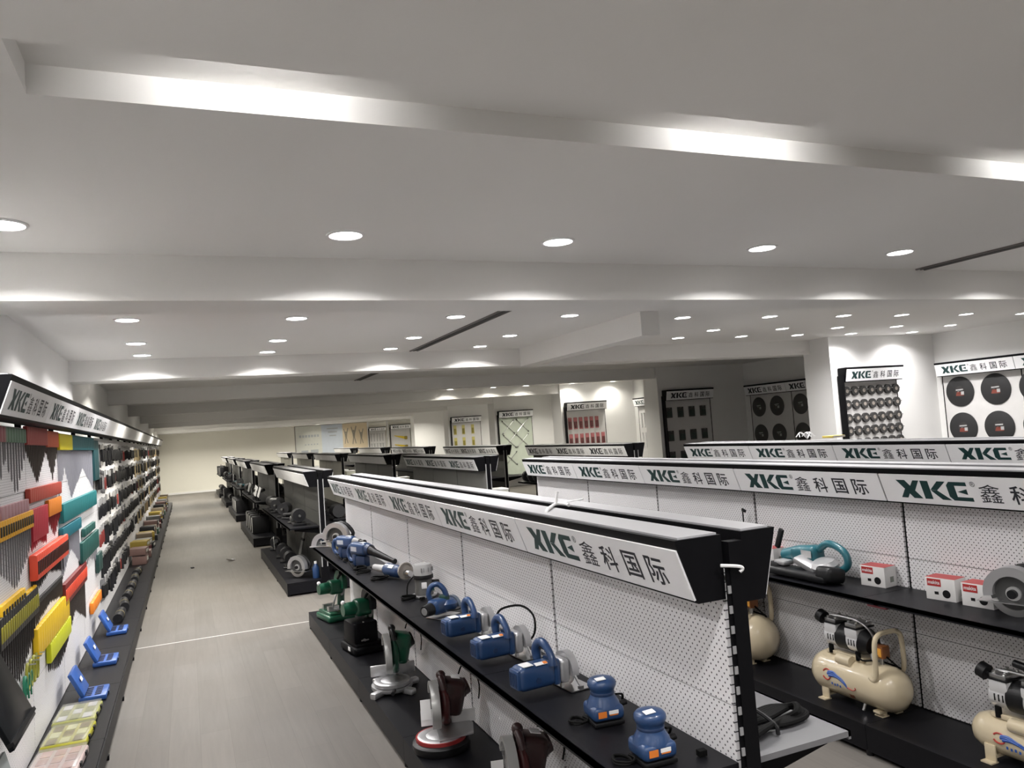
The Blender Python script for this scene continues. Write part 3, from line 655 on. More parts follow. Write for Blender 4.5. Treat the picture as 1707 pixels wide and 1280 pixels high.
# ---------------------------------------------------------------- blue power tools on the shelf of the centre unit
SH = .795                                     # shelf top
DKZ = .156                                    # base deck top
ORANGEST = mat('sticker_orange', (.72, .20, .03), .4); STK = mat('sticker_white', (.80, .80, .80), .4)
BLUEB = mat('blue_plastic_dark', (.012, .03, .085), .4)
def coil(mb, c, r, n, turns=2.2, th=.0045, i=0, sq=.7, ang=0, tail=None, seed=1):
    rd = random.Random(seed); P = []
    N = int(turns*8)
    for k in range(N+1):
        a = 2*PI*k/8; rr = r*(1+.22*rd.uniform(-1, 1)); x, y = rr*math.cos(a), rr*sq*math.sin(a)
        P.append((c[0]+x*math.cos(ang)-y*math.sin(ang), c[1]+x*math.sin(ang)+y*math.cos(ang), c[2]+th+th*2.0*k/8*.75))
    if tail: P = tail[::-1]+P if False else P+tail
    return mb.tube(P, th, i, 6, 3)
def marble_cutter(pos, label, rz=0, seed=1, loop=False):
    t = thing('marble_cutter', label, 'power tool', pos, rz, 'blue marble cutters')
    b = MB().box((-.045, 0, .066), (.165, .088, .092), 0, None, .024, 4).box((.035, 0, .07), (.03, .096, .10), 0, None, .012)
    b.box((-.125, 0, .066), (.02, .07, .074), 0, None, .008)
    o = obj('motor_housing', b, BLUE, t)
    g = MB()
    for k in range(5): g.box((-.1362, -.024+.012*k, .066), (.002, .005, .05))
    obj('vent_slots', g, BLUEB, o)
    obj('label_sticker', B((-.085, -.012, .1135), (.042, .05, .002), rot=(0, -.03, 0)), STK, o, label='white label')
    obj('brand_sticker', MB().box((-.03, -.032, .1125), (.05, .02, .002), 0, (.25, 0, 0)).box((-.012, -.033, .1138), (.016, .015, .002), 1, (.25, 0, 0)), [STK, ORANGEST], o, label='white and orange sticker')
    obj('brush_cap', MB().cyl((-.05, -.043, .055), (-.05, -.047, .055), .011, seg=12), BLUEB, o)
    obj('handle', MB().tube([(.012, .066, .10), (.012, .070, .135), (.013, .052, .163), (.014, .018, .172), (.015, -.022, .150), (.015, -.045, .122), (.015, -.048, .10)], lambda u: .017+.003*math.sin(u*PI*2), seg=10), BLUE, t)
    obj('trigger', B((.013, .022, .154), (.016, .04, .012), .004), DARKP, t)
    g = MB().box((.068, -.005, .068), (.04, .10, .09), 0, None, .014, 3)
    obj('gear_case', g, ALU, t)
    arc = [(.068*math.cos(a), .068*math.sin(a)) for a in [PI*k/14 for k in range(-1, 16)]]
    obj('blade_guard', MB().prism(arc, .088, .118, T(0, 0, .062) @ YZ), ALU, t)
    obj('blade', MB().lathe([(0, -.001), (.055, -.001), (.055, .001), (0, .001)], T(.104, 0, .057) @ RY(PI/2), seg=28), STEEL, t)
    obj('base_plate', MB().box((.105, 0, .004), (.10, .21, .004)).box((.06, -.03, .012), (.012, .014, .02)), STEEL, t)
    obj('adjust_lever', MB().cyl((.095, -.07, .05), (.095, -.105, .02), .005, seg=8).box((.095, -.108, .016), (.02, .012, .012)), STEEL, t)
    w_ = MB()
    if loop: w_.tube([(.02, .085, .15), (.06, .10, .19), (.14, .06, .20), (.155, -.03, .17), (.14, -.06, .10), (.15, .05, .03), (.13, .12, .008)], .005, 0, 6)
    coil(w_, (.135, .15, 0), .042, 0, 2.6, .005, 0, .7, .4, seed=seed)
    obj('power_cord', w_, RUBBER, t)
    return t
marble_cutter((1.245, 3.70, SH), 'blue marble cutter, farthest of three, beside the angled blue one', .06, 1)
marble_cutter((1.240, 3.26, SH), 'blue marble cutter with black cord looping up behind its guard', .08, 2, True)
marble_cutter((1.230, 2.79, SH), 'blue marble cutter, nearest of three, with orange sticker beside the sanders', .10, 3)

def sander(pos, label, rz, seed):
    t = thing('palm_sander', label, 'power tool', pos, rz, 'blue palm sanders')
    obj('sanding_pad', B((0, 0, .012), (.108, .108, .018), .005), DARKP, t)
    b = MB().box((0, 0, .050), (.112, .112, .056), 0, None, .016, 3)
    b.lathe([(.058, .066), (.054, .082), (.046, .098), (.040, .112), (.039, .124), (.044, .136), (.049, .148), (.048, .162), (.040, .172), (.022, .178), (0, .179)], T(0, 0, 0), seg=28)
    o = obj('body', b, BLUE, t)
    obj('label_sticker', B((-.012, -.02, .1785), (.034, .024, .0016), rot=(.12, -.06, 0)), STK, o)
    obj('brand_sticker', MB().box((-.026, -.0566, .052), (.030, .0012, .024), 0).box((.014, -.0566, .057), (.034, .0012, .014), 1).box((.014, -.0569, .047), (.03, .0012, .004), 0), [ORANGEST, STK], o, label='orange and white sticker')
    obj('grip_band', MB().lathe([(.0405, .112), (.0415, .116), (.0415, .121), (.0405, .124)], seg=28), BLUEB, o)
    obj('dust_port', MB().cyl((.056, .02, .05), (.092, .02, .055), .013, .011, seg=12), DARKP, t)
    w_ = MB().tube([(.05, 0, .10), (.085, .03, .08), (.10, .09, .02), (.08, .13, .006)], .0045, 0, 6)
    coil(w_, (.06, .15, 0), .05, 0, 3, .0045, 0, .6, .7, seed=seed)
    coil(w_, (-.085, .03, 0), .028, 0, 2, .0045, 0, 1.2, .3, seed=seed+5)
    w_.box((.14, -.045, .012), (.026, .02, .02))
    obj('power_cord', w_, RUBBER, t)
    return t
sander((1.262, 2.385, SH), 'blue palm sander, the farther of two, beside the nearest marble cutter', -.12, 11).scale = (1, 1, .84)
sander((1.235, 2.045, SH), 'blue palm sander, the nearest tool at the end of the shelf', -.05, 12).scale = (1, 1, .84)

def planer(pos):
    t = thing('stone_cutter', 'blue angled stone cutter with black motor end, right of the grey router', 'power tool', pos, .5)
    b = MB().box((-.02, 0, .075), (.13, .10, .10), 0, None, .03, 4).lathe([(0, 0), (.055, 0), (.072, .02), (.074, .05), (.05, .075), (0, .08)], T(.045, -.01, .035), seg=24)
    o = obj('motor_housing', b, BLUE, t)
    obj('motor_end', MB().cyl((-.085, 0, .07), (-.145, 0, .065), .042, .036, seg=18), DARKP, t)
    obj('end_ring', MB().cyl((-.135, 0, .066), (-.148, 0, .065), .031, .024, seg=14), GREY, t)
    obj('cap', MB().lathe([(.034, .108), (.036, .13), (.03, .142), (0, .145)], T(.03, -.01, 0), seg=20), mat('cap_green', (.008, .045, .035), .4), o)
    obj('handle', MB().tube([(-.035, .05, .11), (-.045, .055, .16), (-.03, .04, .205), (.0, .01, .215), (.02, -.02, .18), (.03, -.03, .135)], .018, seg=10), BLUE, t)
    obj('blade_guard', MB().prism([(.07*math.cos(a), .07*math.sin(a)) for a in [PI*k/12 for k in range(13)]], .0, .025, T(.1, 0, .05) @ YZ), mat('guard_blue_grey', (.13, .16, .21), .4, .3), t)
    obj('base_plate', B((.02, 0, .004), (.19, .13, .005), .002), STEEL, t)
    w_ = MB().tube([(.0, -.055, .05), (.04, -.10, .045), (.09, -.10, .05), (.14, -.04, .05), (.15, .06, .02)], .0045, 0, 6); coil(w_, (.12, .12, 0), .045, 0, 3, .0045, 0, .8, .2, seed=21)
    obj('power_cord', w_, RUBBER, t)
    return t
planer((1.255, 4.20, SH)).scale = (.86, .86, .82)

t = thing('router', 'grey plunge router with a small square window and round knob, standing upright', 'power tool', (1.335, 4.80, SH), .35); t.scale = (.95, .95, .86)
obj('base_ring', MB().lathe([(.03, .003), (.085, .003), (.085, .013), (.03, .013)], seg=28), ALU, t)
obj('lower_body', MB().lathe([(.062, .013), (.060, .05), (.057, .06), (.057, .125), (.052, .13)], seg=28), mat('router_grey', (.11, .11, .108), .4, .3), t)
obj('window', MB().box((-.03, -.046, .085), (.035, .014, .045), 0, (0, 0, -.5), .004), STK, t, label='white window plate')
obj('plate', B((.02, -.052, .05), (.05, .008, .024), .003), mat('plate_green', (.02, .10, .08), .4), t)
obj('knob', MB().cyl((.05, -.02, .085), (.095, -.04, .085), .026, .022, seg=16), DARKP, t)
obj('motor_band', MB().lathe([(.066, .128), (.067, .135), (.067, .150), (.064, .156)], seg=28), DARKP, t)
obj('motor_cap', MB().lathe([(.060, .156), (.061, .215), (.056, .232), (.03, .238), (0, .239)], seg=28), LGREY, t)
g = MB()
for k in range(7): g.box((-.045*math.cos(.0)+.015*k, -.058+.004*abs(k-3), .195), (.004, .008, .03))
obj('vent_slots', g, GREY, t)
w_ = MB(); coil(w_, (-.13, .0, 0), .045, 0, 3.3, .0045, 0, .9, .5, seed=31); w_.tube([(-.04, .03, .16), (-.09, .05, .10), (-.11, .04, .02)], .0045, 0, 6); w_.box((-.09, -.10, .012), (.03, .02, .02)); obj('power_cord', w_, RUBBER, t)

t = thing('die_grinder', 'blue die grinder lying flat with a steel spindle and round clear shield', 'power tool', (1.333, 5.54, SH), .30)
ax = lambda y: (0, y, .052)
obj('rear_grip', MB().cyl(ax(.28), ax(.11), .024, .030, seg=16), LGREY, t); obj('grip_end', MB().cyl(ax(.33), ax(.28), .012, .02, seg=12), DARKP, t)
obj('motor_housing', MB().cyl(ax(.12), ax(.09), .036, .047, seg=20).cyl(ax(.09), ax(-.07), .047, .044, seg=20).cyl(ax(-.07), ax(-.10), .044, .032, seg=20), BLUE, t)
obj('label_sticker', B((-.03, .0, .088), (.03, .06, .002), rot=(0, -.7, 0)), STK, t)
obj('shield', MB().lathe([(.02, 0), (.056, -.004), (.06, .016), (.055, .018), (.05, .004), (.02, .006)], T(0, -.135, .064) @ RX(PI/2), seg=28), mat('shield_grey', (.33, .30, .27), .3), t)
obj('spindle', MB().cyl(ax(-.10), ax(-.165), .02, .017, seg=14).cyl(ax(-.165), ax(-.21), .026, .020, seg=14), STEEL, t)
w_ = MB(); coil(w_, (-.10, .04, 0), .05, 0, 3, .0045, 0, 1.3, .1, seed=41); coil(w_, (-.03, .40, 0), .06, 0, 2.4, .0045, 0, .7, .1, seed=42); obj('power_cord', w_, RUBBER, t)

def drill_like(pos, rz, label, name, nozzle):
    t = thing(name, label, 'power tool', pos, rz)
    b = MB().box((0, .02, .115), (.075, .20, .085), 0, None, .026, 4).box((0, .075, .05), (.055, .055, .10), 0, (.25, 0, 0), .014, 3)
    o = obj('motor_housing', b, BLUE, t)
    obj('handle', MB().tube([(0, .11, .12), (0, .155, .12), (0, .175, .085), (0, .165, .045), (0, .12, .02), (0, .08, .012)], .0175, seg=10), BLUE, t)
    obj('label_sticker', B((-.005, -.02, .1585), (.035, .04, .002)), STK, o)
    obj('side_sticker', B((-.0385, .05, .115), (.002, .07, .03)), mat('sticker_pale', (.45, .47, .52), .4), o)
    if nozzle:
        obj('collar', MB().cyl((0, -.08, .115), (0, -.115, .112), .040, .036, seg=18), BLUEB, t)
        obj('nozzle', MB().cyl((0, -.11, .112), (0, -.16, .10), .033, .026, seg=18).cyl((0, -.16, .10), (.02, -.36, .055), .026, .014, seg=18).cyl((.02, -.355, .056), (.021, -.37, .053), .018, seg=14), DARKP, t)
    else:
        obj('gear_case', MB().cyl((0, -.08, .115), (0, -.14, .115), .036, .026, seg=18), GREY, t); obj('chuck', MB().cyl((0, -.14, .115), (0, -.19, .115), .020, .022, seg=14), DARKP, t)
    obj('foot', B((0, .0, .035), (.05, .12, .07), .01), BLUEB, t)
    w_ = MB().tube([(0, .10, .02), (-.05, .08, .03), (-.10, .02, .045), (-.12, -.06, .01)], .0045, 0, 6); coil(w_, (-.10, -.12, 0), .05, 0, 2.6, .0045, 0, .8, .6, seed=51 if nozzle else 52); obj('power_cord', w_, RUBBER, t)
    t.scale = (1.12, 1.12, 1.18)
drill_like((1.245, 6.22, SH+.005), .36, 'blue blower with long black tapered nozzle pointing at the die grinder', 'blower', True)
drill_like((1.235, 6.74, SH+.005), .5, 'blue rotary hammer behind the blower, in front of the silver saw', 'rotary_hammer', False)

def silver_saw(pos, rz, label, r=.12, name='circular_saw', lens=1.0):
    """blade plane along local y"""
    t = thing(name, label, 'power tool', pos, rz)
    arc = lambda r0, r1, a0, a1, n=20: [(r1*math.cos(a0+(a1-a0)*k/n), r1*math.sin(a0+(a1-a0)*k/n)) for k in range(n+1)]+[(r0*math.cos(a1-(a1-a0)*k/n), r0*math.sin(a1-(a1-a0)*k/n)) for k in range(n+1)]
    obj('upper_guard', MB().prism(arc(r*.66, r, -.15, PI+.15), -.03, .03, T(0, 0, r*.95) @ YZ), ALU, t)
    obj('guard_face', MB().prism(arc(.02, r*.26, 0, 2*PI-.001), -.014, .026, T(0, 0, r*.95) @ YZ), mat('guard_pale', (.55, .55, .55), .35, .5), t)
    obj('blade', MB().lathe([(0, -.001), (r*.84, -.001), (r*.84, .001), (0, .001)], T(0, 0, r*.95) @ RY(PI/2), seg=32), mat('blade_dull', (.10, .10, .10), .45, .6), t)
    obj('arbor', MB().cyl((-.034, 0, r*.95), (.01, 0, r*.95), .02, seg=14), DARKP, t)
    obj('lower_guard', MB().prism(arc(r*.62, r*.86, PI*.95, 2*PI-.35), -.008, .008, T(0, 0, r*.95) @ YZ), STEEL, t)
    obj('base_plate', B((.03, 0, r*.62), (.15, r*2.4, .004), .001), STEEL, t)
    obj('motor', MB().cyl((.03, 0, r*1.0), (.17, 0, r*1.0), .045, .042, seg=18), DARKP, t)
    obj('handle', MB().tube([(.05, r*.3, r*1.3), (.05, -r*.1, r*1.85), (.05, -r*.7, r*1.7), (.05, -r*1.15, r*1.1), (.05, -r*.8, r*.75)], .018, seg=10), DARKP, t)
    return t
silver_saw((1.24, 7.35, SH), .9, 'large silver circular saw at the far end of the blue tool shelf', .13)
t = thing('cutter_guard', 'grey arched cutter guard at the very end of the shelf, left of the silver saw', 'power tool', (1.17, 7.70, SH), .9)
arc = [(.11*math.cos(PI*k/14), .13*math.sin(PI*k/14)) for k in range(15)]+[(.055*math.cos(PI-PI*k/14), .085*math.sin(PI-PI*k/14)) for k in range(15)]
obj('arch', MB().prism(arc, -.035, .035, YZ), ALU, t); obj('motor', MB().cyl((.03, 0, .075), (.15, 0, .075), .04, seg=16), BLUE, t); obj('foot', B((0, 0, .006), (.10, .24, .012), .003), STEEL, t)

# ---------------------------------------------------------------- bench saws on the base deck
def cutoff(pos, rz, label, base_m, body_m, name='cutoff_machine', tall=.42, block=False):
    t = thing(name, label, 'bench machine', pos, rz, 'green cut off machines')
    b = MB().box((0, 0, .03), (.26, .34, .06), 0, None, .02, 3).box((0, 0, .07), (.22, .30, .03), 0, None, .012)
    if block: b.box((-.02, -.02, .16), (.20, .24, .16), 0, None, .02)
    obj('base', b, base_m, t)
    obj('vise', MB().box((-.04, -.05, .105), (.10, .05, .05)).box((-.04, .08, .105), (.10, .04, .05)).cyl((-.04, -.05, .11), (-.04, -.16, .11), .01, seg=10).cyl((-.07, -.16, .11), (-.01, -.16, .11), .006, seg=8), STEEL, t)
    obj('column', MB().cyl((.07, .04, .08), (.09, .04, tall-.06), .035, .030, seg=16), body_m, t)
    b = MB().box((.01, .0, tall-.13), (.14, .12, .13), 0, None, .03, 3).cyl((-.02, .0, tall-.13), (-.15, .0, tall-.13), .055, .05, seg=20)
    o = obj('motor', b, body_m, t)
    obj('motor_cap', MB().ball((-.145, 0, tall-.075), .018, seg=12), STK, o)
    obj('wheel_guard', MB().prism([(.115*math.cos(a), .115*math.sin(a)) for a in [-.4+(PI+.8)*k/16 for k in range(17)]], .045, .085, T(0, .0, tall-.10) @ YZ), body_m if base_m is not BLACK else DARKP, t)
    obj('cutting_wheel', MB().lathe([(0, -.002), (.10, -.002), (.10, .002), (0, .002)], T(.065, 0, tall-.12) @ RY(PI/2), seg=28), GREY, t)
    obj('handle', MB().cyl((.02, -.05, tall-.05), (.02, -.13, tall+.01), .012, .016, seg=12), DARKP, t)
    obj('lever', MB().tube([(-.06, -.10, .13), (-.05, -.13, .20), (-.03, -.12, .24)], .008, seg=8), STEEL, t)
    return t
cutoff((1.21, 7.45, DKZ), .2, 'all green bench cut off machine at the far end of the base deck', GREENP, GREENP)
o = cutoff((1.21, 6.22, DKZ), .15, 'green cut off machine on a black base, second from the far end', BLACK, GREENP, tall=.46, block=True)
obj('rating_plate', B((-.132, -.05, .04), (.002, .05, .03)), STK, o)

def mitre(pos, rz, label, base_m, body_m, dark, pod=False):
    t = thing('mitre_saw', label, 'bench machine', pos, rz, 'mitre saws')
    if pod:
        obj('base', MB().lathe([(0, 0), (.155, 0), (.165, .02), (.165, .05), (.15, .06), (0, .06)], T(-.03, -.03, 0), seg=32), DARKP, t)
    else:
        b = MB().lathe([(0, .02), (.15, .02), (.155, .03), (.155, .05), (0, .05)], T(-.03, 0, 0), seg=32)
        for a in (.4, 2.1, 3.9, 5.4): b.box((-.03+.17*math.cos(a), .17*math.sin(a), .022), (.11, .055, .044), 0, (0, 0, a), .012)
        obj('base', b, base_m, t)
    obj('turntable', MB().lathe([(0, .05), (.135, .05), (.137, .075), (.125, .08), (.09, .08), (.086, .077), (.08, .08), (0, .08)], T(-.03, -.02, .005), seg=36), base_m, t)
    if pod:
        obj('turntable_rim', MB().lathe([(.138, .045), (.144, .045), (.144, .078), (.138, .078)], T(-.03, -.02, .003), seg=36), mat('rim_red', (.28, .025, .025), .35), t)
        obj('side_table', MB().prism([(-.05, -.15), (.15, -.10), (.17, .06), (.10, .20), (-.05, .18)], .088, .096), ALU, t)
        obj('fence', MB().box((-.07, .12, .14), (.12, .012, .10)).box((.12, .10, .13), (.14, .012, .08)), WPLAS, t)
    else:
        obj('fence', MB().box((-.11, .09, .125), (.14, .02, .08), 0, None, .004).box((.08, .09, .125), (.16, .02, .08), 0, None, .004), base_m, t)
        obj('bench_handle', MB().cyl((-.03, -.15, .045), (-.05, -.22, .045), .014, seg=10), DARKP, t)
    ra = MB(); n = 18
    for k in range(n): pass
    arcp = [(.15*math.cos(a), .15*math.sin(a)) for a in [.15*PI+(1.05*PI)*k/n for k in range(n+1)]]
    obj('blade_guard', MB().prism(arcp, -.02, .02, T(-.055, .0, .26) @ YZ), CLEAR, t, label='clear plastic blade guard')
    ring = [(.152*math.cos(a), .152*math.sin(a)) for a in [.1*PI+1.15*PI*k/n for k in range(n+1)]]+[(.128*math.cos(a), .128*math.sin(a)) for a in [1.25*PI-1.15*PI*k/n for k in range(n+1)]]
    obj('guard_rim', MB().prism(ring, -.024, .024, T(-.055, 0, .26) @ YZ), mat('guard_rim_grey', (.36, .36, .35), .3, .2), t)
    obj('blade', MB().lathe([(0, -.001), (.125, -.001), (.125, .001), (0, .001)], T(-.055, 0, .26) @ RY(PI/2), seg=40), STEEL, t)
    b = MB().box((.045, .02, .30), (.15, .15, .22), 0, (0, .22, 0), .035, 3).cyl((.03, .03, .31), (.115, .045, .335), .066, .062, seg=20)
    o = obj('motor', b, mat('motor_dark_maroon', (.028, .009, .009), .4) if pod else body_m, t)
    obj('arm', MB().tube([(.0, -.03, .36), (.005, -.06, .28), (.0, -.05, .2), (.01, .06, .13), (.03, .16, .09)], .027, seg=10), body_m, t)
    obj('hinge', MB().box((.02, .15, .09), (.10, .07, .14), 0, None, .012), base_m, t)
    obj('motor_cap', MB().cyl((.112, .045, .334), (.150, .05, .345), .058, .05, seg=20), dark, o)
    obj('handle', MB().tube([(.0, .06, .36), (-.01, .02, .43), (-.01, -.06, .44), (.0, -.09, .38)], .019, seg=10), dark, t)
    obj('trigger_knob', MB().ball((-.01, -.02, .455), .028, seg=14), dark, t)
    w_ = MB().tube([(.10, .05, .42), (.13, .06, .47), (.19, .02, .44), (.21, -.02, .36), (.21, .04, .25)], .0045, 0, 6); obj('power_cord', w_, RUBBER, t)
    if pod: obj('paper_slip', B((-.10, .10, .20), (.06, .004, .13)), STK, t); obj('label_plate', B((.075, .0, .424), (.05, .06, .003), rot=(0, .22, 0)), STK, t)
    return t
mitre((1.195, 5.12, DKZ), -.14, 'silver mitre saw with green motor and clear guard on the base deck', ALU, GREENP, DARKP).scale = (.86, .95, .88)
mitre((1.20, 4.07, DKZ), -.2, 'maroon mitre saw with round red rimmed turntable and white slip', ALU, MAROON, mat('dark_maroon', (.03, .012, .012), .4), True).scale = (.92, .92, .82)
mitre((1.24, 3.12, DKZ), -.22, 'maroon mitre saw nearest the viewer, cut by the bottom edge', ALU, MAROON, mat('dark_maroon', (.03, .012, .012), .4), True).scale = (.9, .9, .86)

# black cable coils on the grey shelf at the end of the unit
t = thing('cable_bundle', 'bundle of thick black cable folded on the grey shelf behind the post', 'cable', (1.68, 2.07, SH)); t.scale = (1.35, 1.25, 1.1)
w_ = MB()
for k in range(6):
    e = .012*k; w_.tube([(-.13, .06-.02*k, .012+.006*(k % 3)), (-.06, .04-.012*k, .016+.008*(k % 2)), (.0, .045-.01*k, .02), (.06+.004*k, .05-.006*k, .022), (.105-.003*k, .015-.004*k, .02+.004*k), (.10-.006*k, -.03, .016+.003*k), (.04, -.045+.006*k, .014), (-.05, -.03-.008*k, .012+.004*k), (-.13, -.035-.01*k, .012)], .0085, 0, 8)
obj('loops', w_, RUBBER, t); obj('tie', MB().tube([(-.02, .07, .01), (-.02, .02, .045), (-.02, -.06, .03), (-.02, -.07, .005)], .005, seg=6), DARKP, t)
t = thing('cable_tie', 'white plastic strap lying across the top of the long sign', 'strap', (1.42, 2.98, 1.461))
obj('strap', MB().tube([(-.10, -.12, -.02), (-.085, -.10, .004), (-.03, -.02, .006), (.03, .05, .008), (.06, .02, .006), (.05, -.03, .006)], .007, seg=8), WPLAS, t); obj('tail', MB().tube([(.03, .05, .008), (.04, .06, .04), (.045, .06, .06)], .006, seg=6).tube([(.04, .055, .006), (.12, .12, .004), (.22, .16, .004)], .003, seg=6), WPLAS, t)

# ---------------------------------------------------------------- right hand unit: band saw, boxes, compressors
t = thing('band_saw', 'teal portable band saw with grey frame lying on the shelf', 'power tool', (3.435, 3.64, SH+.002), 0)
obj('frame', MB().box((-.11, .02, .03), (.13, .50, .05), 0, None, .022, 3).box((-.10, -.20, .05), (.14, .12, .09), 0, (0, .2, 0), .03, 3).box((-.10, .22, .045), (.12, .10, .06), 0, None, .02), DARKP, t)
obj('wheel_cover', MB().lathe([(0, 0), (.075, 0), (.08, .02), (.06, .045), (0, .05)], T(-.06, -.13, .075) @ RY(-.25), seg=24).box((-.10, -.03, .085), (.07, .17, .04), 0, (.35, -.2, 0), .012).box((-.10, .17, .075), (.08, .09, .03), 0, None, .01), ALU, t)
obj('motor_housing', MB().box((-.02, .05, .13), (.11, .20, .10), 0, (-.12, 0, 0), .032, 4).cyl((-.02, .14, .12), (-.02, .24, .10), .045, .038, seg=18), TEAL, t)
obj('handle', MB().tube([(-.02, -.05, .165), (-.02, -.11, .205), (-.02, -.18, .20), (-.02, -.245, .165), (-.02, -.26, .11), (-.02, -.22, .07), (-.02, -.17, .06)], .021, seg=12), TEAL, t)
obj('front_grip', MB().box((-.03, .27, .20), (.022, .035, .13), 0, (.42, 0, 0), .006), DARKP, t)
obj('label_plate', B((-.078, .0, .14), (.003, .08, .04)), LGREY, t)
obj('blade', MB().box((-.17, .04, .035), (.002, .22, .014)), STEEL, t)
MAKV = text_mesh('makita', 1, .02)
def carton(pos, rz, label):
    t = thing('accessory_box', label, 'box', pos, rz, 'white and red accessory boxes')
    o = obj('carton', MB().box((0, 0, .055), (.10, .15, .11), 0, None, .001), CARTON, t)
    obj('red_top', B((0, 0, .1105), (.098, .148, .0012)), mat('carton_red', (.62, .10, .10), .5), o)
    f = obj('red_panel', B((-.0506, .03, .086), (.0012, .07, .036)), RED, o)
    bm = bmesh.new(); lay(bm, *MAKV, -.03, -.008, .06, .018, 0, Matrix(((0, 0, -1, -.0514), (-1, 0, 0, .03), (0, 1, 0, .086), (0, 0, 0, 1))))
    me = bpy.data.meshes.new('wordmark'); bm.to_mesh(me); bm.free(); me.materials.append(STK); obj('wordmark', me, None, f)
    obj('picture', MB().lathe([(0, 0), (.020, 0), (.020, .001), (0, .001)], T(-.0505, -.03, .035) @ RY(-PI/2), seg=18), DARKP, o); obj('icon', B((-.051, .02, .035), (.001, .02, .014)), DARKP, o)
    obj('bar_label', B((.01, -.0752, .04), (.03, .001, .03)), mat('bar_grey', (.22, .24, .21), .5), o)
    return t
carton((3.510, 4.13, SH), .1, 'white and red box left of the teal band saw, half behind the black sign end')
carton((3.500, 3.255, SH), .12, 'white and red box standing right of the teal band saw')
carton((3.490, 2.83, SH), .15, 'white and red box on the shelf right of the panel seam')
carton((3.495, 2.635, SH), .1, 'white and red box partly hidden by the silver saw')
silver_saw((3.385, 2.40, SH), .25, 'silver circular saw at the right edge on the shelf with white boxes', .12)

